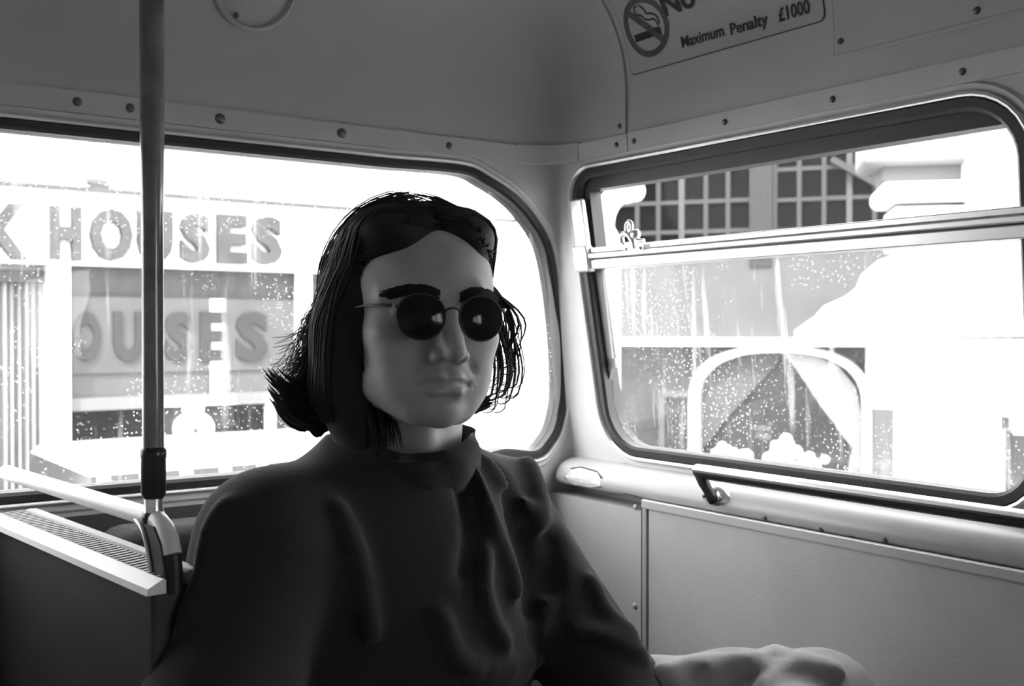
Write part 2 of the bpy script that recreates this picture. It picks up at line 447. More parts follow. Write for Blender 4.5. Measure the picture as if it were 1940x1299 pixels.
# round lamp on the end cove
lx, lz = lw(468, 0)
lamp = empty('ceiling_lamp', (lx, B, lz)); tag(lamp, 'round painted lamp cover at the top of the end wall', 'lamp')
def LP(u, v, n): return CVL(lx + u, 0.172 + v, n) - Vector((lx, B, lz))
ring = [(0.058 * math.cos(2 * PI * i / 40), 0.058 * math.sin(2 * PI * i / 40)) for i in range(40)]
m = MB(); m.sweep(ring, [(0, 0.0), (0.002, 0.006), (-0.003, 0.009), (-0.006, 0.004), (-0.006, 0.0)], LP); m.build('rim', PAINT_UP, lamp, smooth=40)
m = MB(); vs = []; fs = []
for i in range(5):
    rr = 0.053 * (1 - i / 5); vs += [LP(rr * math.cos(2 * PI * j / 30), rr * math.sin(2 * PI * j / 30), 0.002 + 0.006 * (1 - (1 - i / 5) ** 2)) for j in range(30)]
vs.append(LP(0, 0, 0.008))
fs = [(i * 30 + j, i * 30 + (j + 1) % 30, (i + 1) * 30 + (j + 1) % 30, (i + 1) * 30 + j) for i in range(4) for j in range(30)] + [(120 + j, 120 + (j + 1) % 30, 150) for j in range(30)]
m.add(vs, fs); o = m.build('cover', PAINT_UP, lamp); o.data.shade_smooth()
screw(LP, -0.022, -0.042, 0.005, lamp, 0.004)

# ------------------------------------------------------------------ end window
def window_frame(root, loop, fn, bead_mat, rub_mat=RUBBER, rub=0.014):
    m = MB(); m.sweep(loop, [(0.0, -0.030), (0.0, 0.002), (0.004, 0.006), (rub - 0.002, 0.006), (rub, 0.002), (rub, -0.030)], fn); m.build('rubber_gasket', rub_mat, root, smooth=40)
    m = MB(); m.sweep(loop, [(rub - 0.001, 0.0), (rub, 0.008), (rub + 0.003, 0.010), (rub + 0.006, 0.008), (rub + 0.007, 0.0)], fn); m.build('metal_bead', bead_mat, root, smooth=50)
    m = MB(); m.sweep(loop, [(rub + 0.005, 0.0), (rub + 0.008, 0.004), (rub + 0.014, 0.0045), (rub + 0.018, 0.0)], fn); m.build('pressed_flange', PAINT, root, smooth=50)
    m = MB(); m.panel(loop, [], fn, -0.012, -0.015); return m
w1 = empty('window_1', LW(0.2, zb, 0)); tag(w1, 'wide round cornered end window behind the seated man', kind='structure')
def rel(fn, base): return lambda a, b, n: fn(a, b, n) - base
g = window_frame(w1, win1, rel(LW, w1.location), ALU); g.build('glass_pane', GLASS_DIRTY, w1)

# ------------------------------------------------------------------ side window with its vent
w2 = empty('window_2', RW(0.95, zb2, 0)); tag(w2, 'side window with a metal transom and an opening top vent', kind='structure')
F2 = (lambda y, z, n: RW(lean_y(y, z), z, n) - w2.location)
g = window_frame(w2, win2, F2, CHROME, rub=0.016)
ztr0 = rw(1300, 482)[1]                    # the transom, measured at its middle
zA, zB = 1.299, 1.332
def clip_loop(z0, z1): 
    out = []
    for y, z in win2: out.append((y, min(max(z, z0), z1)))
    res = []
    for p in out:
        if not res or (abs(p[0] - res[-1][0]) + abs(p[1] - res[-1][1])) > 1e-5: res.append(p)
    return res
m = MB(); m.panel(clip_loop(0, zA + 0.004), [], F2, -0.012, -0.015); m.build('glass_pane', GLASS_DIRTY, w2)
m = MB(); m.panel(clip_loop(zB - 0.004, 9), [], F2, -0.022, -0.024); m.build('vent_pane', GLASS_CLEAN, w2)
# dark head of the vent, hanging below the bead
m = MB(); up = [(yl0 - 0.001, zt2 - 0.058), (yl0 - 0.001, zt2 - 0.02), (yl0 - 0.03, zt2 + 0.004), (yr0 + 0.04, zt2 + 0.004), (yr0 + 0.002, zt2 - 0.04), (yr0 + 0.002, zt2 - 0.052), (yl0 - 0.02, zt2 - 0.040)]
m.prism([(yl0 + 0.004, zt2 - 0.018), (yl0 + 0.004, zt2 + 0.010), (yr0 - 0.004, zt2 + 0.010), (yr0 - 0.004, zt2 - 0.020)], F2, -0.004, -0.030); m.build('vent_head', RUBBER, w2)
m = MB(); m.prism([(yl0 + 0.004, zA), (yl0 + 0.004, zt2), (yl0 - 0.016, zt2 - 0.01), (yl0 - 0.012, zA)], F2, -0.006, -0.030); m.build('vent_side_gasket', RUBBER, w2)
# the transom: three aluminium rails one above another
def rail(name, z0, z1, n0, n1, mt, y0=None, y1=None, bv=0.0015):
    m = MB(); m.prism([(y0 or yr0 - 0.012, z0), (y1 or yl0 + 0.006, z0), (y1 or yl0 + 0.006, z1), (y0 or yr0 - 0.012, z1)], F2, n0, n1)
    o = m.build(name, mt, w2); bevel(o, bv); return o
rail('transom_rail', zA, zA + 0.015, 0.010, -0.020, ALU)
rail('transom_groove', zA + 0.014, zA + 0.018, 0.006, -0.020, RUBBER, bv=0.0005)
rail('transom_rail', zA + 0.017, zA + 0.025, 0.013, -0.020, ALU)
rail('transom_rail', zA + 0.026, zB + 0.002, 0.008, -0.020, ALU)
ye = rw(1098, 480)[0]
rail('vent_slide', zB - 0.002, rw(1105, 377)[1], 0.012, 0.002, ALU, y0=unlean(rw(1118, 430)[0], 1.36), y1=unlean(rw(1097, 430)[0], 1.36), bv=0.003)
rail('transom_end_block', zA - 0.004, zB + 0.006, 0.016, 0.0, ALU, y0=unlean(rw(1126, 480)[0], 1.31), y1=unlean(rw(1100, 480)[0], 1.31), bv=0.003)
m = MB(); m.prism([(yl0 + 0.002, zb2 + 0.10), (yl0 + 0.002, zA), (yl0 - 0.018, zA), (yl0 - 0.014, zb2 + 0.13)], F2, -0.008, -0.013); m.build('pane_edge_channel', mat('grey_channel', 0.25, 0.5), w2)
m = MB(); m.prism([(yl0 + 0.002, zb2 + 0.125), (yl0 + 0.002, zb2 + 0.14), (yl0 - 0.02, zb2 + 0.14), (yl0 - 0.02, zb2 + 0.125)], F2, -0.008, -0.0125); m.build('pane_edge_clip', mat('grey_channel', 0.25, 0.5), w2)
# latch on the transom
ylat = rw(1228, 468)[0]
lat = empty('vent_latch', F2(ylat, zB, 0.012), 0, w2)
def LT(u, v, n): return Vector((-n, u, v))
m = MB(); m.prism(rrect(-0.022, 0.022, -0.010, 0.004, 0.004, 4), LT, 0.0, 0.004); m.build('latch_plate', CHROME, lat, smooth=40)
def bar_arc(pts, r, name, n=10):
    m = MB(); m.tube([LT(*p) for p in catmull([Vector(q) for q in pts], 5, closed=False)], r, n); return m.build(name, CHROME, lat, smooth=60)
bar_arc([(0.024, 0.004, 0.006), (0.020, 0.014, 0.010), (0.006, 0.016, 0.012), (-0.006, 0.004, 0.012), (-0.008, -0.008, 0.010)], 0.0042, 'latch_lever')
ringp = [(0.004 + 0.0065 * math.cos(a), 0.026 + 0.0085 * math.sin(a), 0.010) for a in [2 * PI * i / 14 for i in range(15)]]
m = MB(); m.tube([LT(*p) for p in ringp], 0.0032, 8, cap=False); m.build('latch_eye', CHROME, lat, smooth=60)
m = MB(); m.ball(LT(-0.011, 0.014, 0.010), (0.008, 0.009, 0.008)); m.build('latch_knob', CHROME, lat, smooth=60)
bar_arc([(-0.010, 0.010, 0.010), (-0.018, 0.004, 0.012), (-0.030, 0.003, 0.010)], 0.0032, 'latch_tail')
for u in (-0.017, 0.017): 
    m = MB(); m.dome(LT(u, -0.007, 0.004), (-1, 0, 0), 0.0028, 0.002); m.build('screw', SCREW, lat)

# further windows along the saloon, behind the viewpoint
for k, (w, fn) in enumerate([(w, RW) for w in side_wins[2:]]):
    base = fn(w[0][0], zb2, 0); r = empty('window_%d' % (k + 3), base)
    tag(r, 'plain side window further along the saloon', kind='structure')
    f = rel(fn, base)
    m = MB(); m.sweep(w, [(0.0, -0.030), (0.0, 0.004), (0.016, 0.006), (0.02, 0.002), (0.02, -0.030)], f); m.build('rubber_gasket', RUBBER, r, smooth=40)
    m = MB(); m.panel(w, [], f, -0.012, -0.014); m.build('glass_pane', GLASS_CLEAN, r)

# ------------------------------------------------------------------ side casing below the waist
XC = A - 0.050
m = MB(); m.box(XC, A + 0.03, YB, B, 0.0, ZW - 0.03)
casing = tag(m.build('wall_right_casing', PANEL), 'grey covered casing below the side window', kind='structure')
def SC(y, z, n): return Vector((XC - n, y, z))
def sc(px, py):
    p = hit_plane(px, py, (XC, 0, 0), (1, 0, 0)); return (p.y, p.z)
for px, py in ((1205, 960), (1203, 1147)): screw(SC, *sc(px, py), 0.0, casing, 0.005, 0.004, 'rivet', PANEL)
yv = sc(1218, 1050)[0]
m = MB(); m.prism([(yv - 0.003, 0.1), (yv + 0.003, 0.1), (yv + 0.003, 0.935), (yv - 0.003, 0.935)], SC, 0.001, 0.0); m.build('dark_joint', SOOT, casing)
zal1 = 0.944
m = MB(); m.prism([(YB + 0.02, 0.15), (yv - 0.016, 0.15), (yv - 0.016, zal1 - 0.013), (YB + 0.02, zal1 - 0.013)], SC, 0.003, 0.0); m.build('side_panel', PANEL, casing)
m = MB(); m.prism([(YB + 0.02, zal1 - 0.014), (yv - 0.003, zal1 - 0.014), (yv - 0.003, zal1), (YB + 0.02, zal1)], SC, 0.007, 0.0)
o = m.build('aluminium_strip', mat('satin_strip', 0.62, 0.35, metal=0.2), casing); bevel(o, 0.002)
m = MB(); m.prism([(yv - 0.014, 0.15), (yv - 0.004, 0.15), (yv - 0.004, zal1 - 0.012), (yv - 0.014, zal1 - 0.012)], SC, 0.006, 0.0)
o = m.build('upright_strip', mat('painted_strip', 0.40, 0.4), casing); bevel(o, 0.002)

# waist moulding: rounded nosing under the side window
prof_m = [(0.0, 0.985), (0.012, 0.985), (0.030, 0.982), (0.045, 0.975), (0.054, 0.964), (0.057, 0.954), (0.055, 0.946), (0.050, 0.943), (0.046, 0.943)]
prof_m = [tuple(p) for p in catmull(prof_m, 3, closed=False)]
vs, fs = [], []; ys = [YB + 0.01, 0.2, 0.9, B - 0.035, B - 0.02, B - 0.009, B - 0.003]
sh = [1, 1, 1, 1, 0.96, 0.86, 0.66]
for y, s_ in zip(ys, sh): vs += [(A + 0.004 - p[0] * s_ , y, 0.962 + (p[1] - 0.962) * (0.3 + 0.7 * s_)) for p in prof_m]
q = len(prof_m)
fs = [(i * q + j, i * q + j + 1, (i + 1) * q + j + 1, (i + 1) * q + j) for i in range(len(ys) - 1) for j in range(q - 1)]
e = (len(ys) - 1) * q; c0 = len(vs); vs.append((A, B - 0.001, 0.962)); fs += [(e + j, e + j + 1, c0) for j in range(q - 1)]
m = MB(); m.add(vs, fs); mould = m.build('trim_3', mat('worn_waist_paint', 0.46, 0.35, var=0.08, vscale=6)); mould.data.shade_smooth()
tag(mould, 'rounded painted waist moulding under the side window', kind='structure')
def MO(y, s, n):
    """point on the moulding: s runs 0..1 over its profile"""
    k = max(0, min(len(prof_m) - 2, int(s * (len(prof_m) - 1)))); f = s * (len(prof_m) - 1) - k
    a, b = Vector(prof_m[k]), Vector(prof_m[k + 1]); p = a.lerp(b, f); d = (b - a).normalized()
    return Vector((A + 0.004 - p.x - n * -d.y, y, p.y + n * d.x))
def patch(poly, mt, name, lift=0.0006):
    m = MB(); k = len(poly); c = (sum(p[0] for p in poly) / k, sum(p[1] for p in poly) / k); vs = [MO(c[0], c[1], lift)]; fs = []
    for r_ in (0.5, 1.0): vs += [MO(c[0] + (p[0] - c[0]) * r_, c[1] + (p[1] - c[1]) * r_, lift) for p in poly]
    fs = [(0, 1 + i, 1 + (i + 1) % k) for i in range(k)] + [(1 + i, 1 + k + i, 1 + k + (i + 1) % k, 1 + (i + 1) % k) for i in range(k)]
    m.add(vs, fs); return m.build(name, mt, mould)
y1 = rw(1080, 900, 0.05)[0]; y2 = rw(1135, 905, 0.05)[0]
blob = [(y1 + 0.010, 0.60), (y1, 0.45), (y1 - 0.02, 0.40), (y2 + 0.01, 0.43), (y2 - 0.004, 0.52), (y2 - 0.006, 0.66), (y2 + 0.02, 0.74), (y1 - 0.01, 0.74)]
patch([(p[0] + (0.004 if i < 4 else -0.004), p[1] + (-0.03 if 0 < i < 5 else 0.015)) for i, p in enumerate(blob)], SOOT, 'paint_chip_edge', 0.0004)
patch(blob, PATCH, 'paint_chip', 0.0009)
y3, y4 = rw(1178, 930, 0.05)[0], rw(1216, 935, 0.05)[0]
patch([(y3 + 0.004, 0.84), (y3 - 0.003, 0.73), (y4 + 0.01, 0.74), (y4 - 0.004, 0.84)], SOOT, 'paint_chip_edge', 0.0004)
patch([(y3, 0.85), (y3 - 0.004, 0.76), (y4 + 0.01, 0.77), (y4, 0.85)], PATCH, 'paint_chip', 0.0009)
for px, s_ in ((1450, 0.70), (1555, 0.74), (1612, 0.80), (1675, 0.70)):
    y = rw(px, 960, 0.05)[0]; m = MB(); m.dome(MO(y, s_, 0), MO(y, s_, 0.01) - MO(y, s_, 0), 0.004, 0.002); m.build('screw', SCREW, mould)

# grab rail along the waist
gx, gz = A - 0.070, 1.001
yg = rw(1322, 892, 0.06)[0]
gr = empty('window_grab_rail', (A - 0.05, yg, 0.96)); tag(gr, 'polished metal grab rail bracketed below the side window', 'grab rail')
base = Vector(gr.location)
m = MB(); m.tube([Vector((gx, YB + 0.2, gz)) - base, Vector((gx, 0.4, gz)) - base, Vector((gx, yg - 0.010, gz)) - base, Vector((gx, yg - 0.003, gz - 0.0005)) - base, Vector((gx, yg, gz - 0.002)) - base], [0.0095, 0.0095, 0.0095, 0.008, 0.004], 14)
m.build('rail', mat('rail_shaded_underside', 0.02, 0.35), gr, smooth=60)  # dark tube: the unlit underside of the metal rail put into its colour
m = MB(); vs = []; fs = []; na = 9
for y_ in (YB + 0.2, 0.4, yg - 0.004):
    for j in range(na):
        a = math.radians(20 + 150 * j / (na - 1)); vs.append(Vector((gx - 0.0105 * math.cos(a), y_, gz + 0.0105 * math.sin(a))) - base)
fs = [(i * na + j, i * na + j + 1, (i + 1) * na + j + 1, (i + 1) * na + j) for i in range(2) for j in range(na - 1)]
m.add(vs, fs); o = m.build('rail_lit_top', ALU, gr); o.data.shade_smooth()  # bright strip: the lit top of the same rail as a separate part
m = MB(); m.tube(catmull([Vector((gx, yg - 0.010, gz - 0.004)) - base, Vector((gx + 0.002, yg - 0.016, gz - 0.016)) - base, Vector((gx + 0.008, yg - 0.022, gz - 0.030)) - base, Vector((gx + 0.014, yg - 0.024, gz - 0.040)) - base], 4, closed=False), [0.008] * 5 + [0.0075] * 4 + [0.009] * 4, 10)
m.build('stem', RUBBER, gr, smooth=60)
vs = []
m = MB(); m.ball(Vector((A - 0.050, yg - 0.022, 0.966)) - base, (0.010, 0.026, 0.017)); m.build('bracket_foot', CHROME, gr, smooth=60)
for dy in (-0.016, 0.014):
    m = MB(); m.dome(Vector((A - 0.0595, yg - 0.022 + dy, 0.966)) - base, (-1, 0, 0.4), 0.0035, 0.003); m.build('screw', SCREW, gr)

# ------------------------------------------------------------------ no smoking sign on the cove
ys0, ys1 = hit_plane(1196, 138, (AT - 0.003, 0, 0), (1, 0, 0)).y, hit_plane(1562, 45, (AT - 0.003, 0, 0), (1, 0, 0)).y
SG = Vector(CV(ys0, 0.085, 0)); sg = empty('no_smoking_sign', SG); tag(sg, 'pale no smoking sign plate with a barred cigarette symbol', 'sign')
def SP(u, t, n): return CV(ys0 - u, t, n) - SG
sw = ys0 - ys1
def surf(poly, n0, name, mt, parent, sub=0.012, fn=SP):
    """a thin plate that follows the curve of the lining"""
    m = MB(); xs = [p[0] for p in poly]; zs = [p[1] for p in poly]
    import bmesh
    bm = bmesh.new(); f = bm.faces.new([bm.verts.new((p[0], p[1], 0)) for p in poly])
    zc = min(zs) + sub
    while zc < max(zs):
        g_ = list(bm.verts) + list(bm.edges) + list(bm.faces)
        bmesh.ops.bisect_plane(bm, geom=g_, plane_co=(0, zc, 0), plane_no=(0, 1, 0)); zc += sub
    bmesh.ops.triangulate(bm, faces=bm.faces)
    bm.verts.index_update()
    vs = [fn(v.co.x, v.co.y, n0) for v in bm.verts]; fs = [tuple(v.index for v in f.verts) for f in bm.faces]; bm.free()
    return link_mesh(name, vs, fs, mt, parent)
t0_ = 0.087
edge = rrect(-0.0015, sw + 0.0015, t0_ - 0.0018, t0_ + 0.152, 0.010)
surf(edge, 0.0012, 'plate_edge', SIGNG, sg)
surf(rrect(0.0, sw, t0_, t0_ + 0.150, 0.009), 0.0020, 'plate', SIGNW, sg)
dcx, dcz, dr = 0.052, t0_ + 0.063, 0.0455
def ringpoly(m_, r0, r1, n, nn=48):
    vs, fs = [], []
    for i in range(nn):
        a = 2 * PI * i / nn
        for r_ in (r0, (r0 + r1) / 2, r1): vs.append(SP(dcx + r_ * math.cos(a), dcz + r_ * math.sin(a), n))
    for i in range(nn):
        a, b = 3 * i, 3 * ((i + 1) % nn); fs += [(a, b, b + 1, a + 1), (a + 1, b + 1, b + 2, a + 2)]
    m_.add(vs, fs)
m = MB(); ringpoly(m, dr - 0.0095, dr, 0.0026); link_mesh('prohibition_ring', m.v, m.f, SIGNG, sg)
def bar(cx, cz, L, w_, ang, n, name, mt):
    ca, sa = math.cos(ang), math.sin(ang); vs, fs = [], []
    for i in range(13):
        u = -L / 2 + L * i / 12
        for v in (-w_ / 2, w_ / 2): vs.append(SP(cx + u * ca - v * sa, cz + u * sa + v * ca, n))
    fs = [(2 * i, 2 * i + 1, 2 * i + 3, 2 * i + 2) for i in range(12)]
    return link_mesh(name, vs, fs, mt, sg)
bar(dcx - 0.002, dcz - 0.012, 0.056, 0.011, math.radians(1), 0.0028, 'cigarette', SIGNK)
bar(dcx, dcz, dr * 1.9, 0.010, math.radians(-45), 0.0031, 'prohibition_bar', SIGNG)
def ribbon(pts, w_, n, name, mt):
    pp = catmull([Vector(p) for p in pts], 5, closed=False); vs, fs = [], []
    for i, p in enumerate(pp):
        d = (pp[min(i + 1, len(pp) - 1)] - pp[max(0, i - 1)]).normalized(); q = Vector((-d.y, d.x)) * w_ / 2
        vs += [SP(p.x + q.x, p.y + q.y, n), SP(p.x - q.x, p.y - q.y, n)]
    fs = [(2 * i, 2 * i + 1, 2 * i + 3, 2 * i + 2) for i in range(len(pp) - 1)]
    return link_mesh(name, vs, fs, mt, sg)
S_ = lambda a, b: (dcx + a, dcz + b)
ribbon([S_(0.024, -0.004), S_(0.020, 0.006), S_(0.010, 0.008), S_(0.003, 0.010), S_(-0.003, 0.017), S_(-0.012, 0.022), S_(-0.011, 0.031), S_(-0.004, 0.033)], 0.0028, 0.0027, 'smoke_line', SIGNK)
ribbon([S_(0.027, -0.002), S_(0.026, 0.010), S_(0.016, 0.016), S_(0.008, 0.018), S_(0.006, 0.026), S_(0.000, 0.034)], 0.0028, 0.0027, 'smoke_line', SIGNK)
def sp_of(px, py):
    p = hit_plane(px, py, (AT - 0.006, 0, 0), (1, 0, 0)); return ys0 - p.y, p.z
def sign_text(txt, pxa, pya, pxb, pyb, hpx, bold, name):
    (ua, za), (ub, zb_) = sp_of(pxa, pya), sp_of(pxb, pyb)
    t_ = (za + zb_) / 2 - Z1; 
    a = math.asin(max(0, min(0.99, ((za + zb_) / 2 - CZ) / CR))); t_ = CZ - Z1 + CR * a - 0.004
    return letter_on(txt, ua, ub, t_, t_ + hpx, SP, 0.003, SIGNK, sg, bold=bold, name=name)
sign_text('Maximum', 1293, 84, 1373, 64, 0.0165, 0.02, 'lettering')
sign_text('Penalty', 1385, 66, 1456, 49, 0.0215, 0.02, 'lettering')
sign_text('£1000', 1476, 36, 1535, 18, 0.0185, 0.02, 'lettering')
sign_text('No', 1276, 27, 1336, 12, 0.034, 0.03, 'lettering')

# blank screwed panel beside the sign
yb0 = hit_plane(1580, 97, (AT - 0.003, 0, 0), (1, 0, 0)).y
SG2 = Vector(CV(yb0, 0.04, 0)); bp = empty('inspection_panel', SG2); tag(bp, 'blank painted panel screwed to the lining beside the no smoking sign', 'panel')
def BP(u, t, n): return CV(yb0 - u, t, n) - SG2
surf(rrect(-0.002, 0.72, 0.036, 0.262, 0.002, 2), 0.0008, 'panel_edge', mat('panel_edge', 0.16, 0.6), bp, fn=BP)
surf(rrect(0.0, 0.718, 0.038, 0.26, 0.002, 2), 0.0026, 'plate', PAINT_UP, bp, fn=BP)
m = MB(); vs, fs = [], []
for i in range(9): vs += [BP(0.71 * i / 8, 0.034, 0.0005), BP(0.71 * i / 8, 0.037, 0.004), BP(0.71 * i / 8, 0.040, 0.0022)]
for i in range(8): a = 3 * i; fs += [(a, a + 3, a + 4, a + 1), (a + 1, a + 4, a + 5, a + 2)]
m.add(vs, fs); m.build('lip', PAINT_UP, bp)
for px, py in ((1592, 78), (1850, 20)):
    p = hit_plane(px, py, (AT - 0.003, 0, 0), (1, 0, 0)); screw(BP, yb0 - p.y, p.z - Z1, 0.0026, bp, 0.0045)

# ------------------------------------------------------------------ grab pole, seat rail and the seat end
PD = hit_depth(291, 960, 1.0); PX_, PY_ = PD.x, PD.y
ang = math.radians(96.3); DV = Vector((math.cos(ang), math.sin(ang), 0))      # along the seat end, towards the end wall
NV = Vector((-DV.y, DV.x, 0)) * -1                                              # across it
pole = empty('grab_pole', (PX_, PY_, 0.99)); tag(pole, 'dark vertical grab pole standing on the seat end rail', 'pole')
zr = hit_depth(291, 973, 1.0).z
zc0, zc1 = hit_depth(291, 940, 1.0).z, hit_depth(291, 852, 1.0).z
def lathe(prof_, seg=24):
    m = MB(); vs = []; k = len(prof_)
    for r_, z in prof_: vs += [(r_ * math.cos(2 * PI * j / seg), r_ * math.sin(2 * PI * j / seg), z) for j in range(seg)]
    fs = [(i * seg + j, i * seg + (j + 1) % seg, (i + 1) * seg + (j + 1) % seg, (i + 1) * seg + j) for i in range(k - 1) for j in range(seg)]
    fs += [tuple(range(seg - 1, -1, -1)), tuple((k - 1) * seg + j for j in range(seg))]
    m.add(vs, fs); return m
z_ = 0.99
lathe([(0.0098, zc1 - z_ - 0.01), (0.0098, 1.30 - z_), (0.0112, 1.40 - z_), (0.0115, 1.765 - z_)]).build('pole', POLEM, pole, smooth=50)
lathe([(0.0085, zc0 - z_ - 0.002), (0.0112, zc0 - z_ + 0.003), (0.0114, zc1 - z_ - 0.008), (0.0120, zc1 - z_ - 0.005), (0.0120, zc1 - z_), (0.0098, zc1 - z_ + 0.003)]).build('collar', mat('black_sleeve', 0.03, 0.3), pole, smooth=50)
lathe([(0.0095, zr - z_), (0.0085, zr - z_ + 0.006), (0.0088, zc0 - z_ + 0.004)]).build('socket', CHROME, pole, smooth=50)
# the rail runs from the end wall past the pole and bends down to the seat end
rl = empty('seat_rail', (PX_, PY_, zr)); tag(rl, 'bright metal rail along the seat end below the dark pole', 'grab rail')
L_ = (B - PY_) / DV.y
path = [DV * (L_ - 0.005), DV * 0.25, DV * 0.02, DV * 0.0] + [Vector(DV * -a_) + Vector((0, 0, -b_)) for a_, b_ in ((0.012, 0.001), (0.024, 0.006), (0.034, 0.015), (0.040, 0.028), (0.042, 0.045), (0.042, 0.062))]
m = MB(); m.tube([p + Vector((0, 0, -0.004)) for p in path[:8]], [0.0092] * 4 + [0.0085] * 4, 16); m.build('rail', CAPW, rl, smooth=60)
m = MB(); m.tube([p + Vector((0, 0, -0.004)) for p in path[7:]], [0.0084] * 3, 14); m.build('rail_foot', RUBBER, rl, smooth=60)
# web plate between the rail and the seat end
web = [(0.004, -0.008), (-0.022, -0.008), (-0.036, -0.022), (-0.042, -0.040), (-0.044, -0.064), (-0.030, -0.068), (-0.020, -0.050), (-0.010, -0.030), (0.0, -0.014)]
NVs = 1 if NV.dot(CAM - PD) > 0 else -1
def WB(u, v, n): return DV * u + NV * n + Vector((0, 0, v))
m = MB(); m.prism(web, WB, -0.002, 0.010 * NVs); m.build('web_plate', RUBBER, rl)
m = MB(); m.tube([WB(u, v, 0.011 * NVs) for u, v in catmull([Vector((0.014, -0.006)), Vector((0.0, -0.012)), Vector((-0.010, -0.026)), Vector((-0.018, -0.045)), Vector((-0.026, -0.066))], 4, closed=False)], 0.0022, 8); m.build('web_edge', CHROME, rl, smooth=60)
m = MB(); m.ball((0, 0, -0.003), (0.0115, 0.0115, 0.0095)); m.build('joint', mat('black_sleeve', 0.03, 0.3), rl, smooth=60)

zs_ = 0.979
se = empty('seat_end_panel', (PX_, PY_, 0.0)); tag(se, 'dark seat end panel with white edging and ribbed top', 'seat panel')
def SE(u, n, z): return DV * u + NV * n + Vector((0, 0, z))
u0, u1 = -0.046, L_ - 0.002
def seprism(u0_, u1_, n0_, n1_, z0_, z1_, name, mt, bv=0.002):
    m = MB(); m.add([SE(a_, b_ * NVs, c_) for c_ in (z0_, z1_) for a_, b_ in ((u0_, n0_), (u1_, n0_), (u1_, n1_), (u0_, n1_))],
                    [(0, 3, 2, 1), (4, 5, 6, 7), (0, 1, 5, 4), (1, 2, 6, 5), (2, 3, 7, 6), (3, 0, 4, 7)])
    o = m.build(name, mt, se); bevel(o, bv); return o
seprism(u0, u1, -0.026, 0.022, 0.05, zs_ - 0.010, 'panel', VINYL, 0.004)
m = MB(); pe = [(0.031, -0.012), (0.030, -0.006), (0.016, 0.001), (0.013, 0.000), (0.013, -0.012)]; q = len(pe)
m.add([SE(a_, n_ * NVs, zs_ + z_e) for a_ in (u0 - 0.010, u1) for n_, z_e in pe], [(j, (j + 1) % q, q + (j + 1) % q, q + j) for j in range(q)] + [tuple(range(q)), tuple(range(2 * q - 1, q - 1, -1))])
m.build('white_edging', CAPW, se)
m = MB(); nr = 44
for i in range(nr):
    a0 = u0 + 0.004 + (u1 - u0 - 0.03) * i / nr; a1 = a0 + (u1 - u0) / nr * 0.45
    m.add([SE(a_ + sk, b_ * NVs, c_) for c_ in (zs_ - 0.012, zs_ + 0.001) for a_, b_, sk in ((a0, -0.014, 0.008), (a1, -0.014, 0.008), (a1, 0.015, 0), (a0, 0.015, 0))],
          [(0, 3, 2, 1), (4, 5, 6, 7), (0, 1, 5, 4), (1, 2, 6, 5), (2, 3, 7, 6), (3, 0, 4, 7)])
tag(m.build('ribbed_strip', RIBM, se), kind='stuff')
seprism(u0, u1 - 0.03, -0.028, -0.012, zs_ - 0.012, zs_ + 0.003, 'top_strip', RIBM, 0.003)

# the bench the man sits on
bench = empty('bench_seat', (0.70, 1.18, 0.0)); tag(bench, 'dark upholstered bench seat under the man against the end wall', 'bench')
def cushion(x0, x1, y0, y1, z0, z1, name, r=0.03):
    m = MB(); m.box(x0, x1, y0, y1, z0, z1); o = m.build(name, MOQ, bench); o.location = (0, 0, 0); bevel(o, r, 4); return o
cushion(-0.34, 0.38, -0.36, 0.13, 0.34, 0.47, 'seat_cushion', 0.035)
cushion(-0.34, 0.16, 0.13, 0.235, 0.46, 0.955, 'backrest', 0.03)
m = MB(); m.box(-0.33, 0.39, -0.33, 0.22, 0.0, 0.34); m.build('seat_base', VINYL, bench)

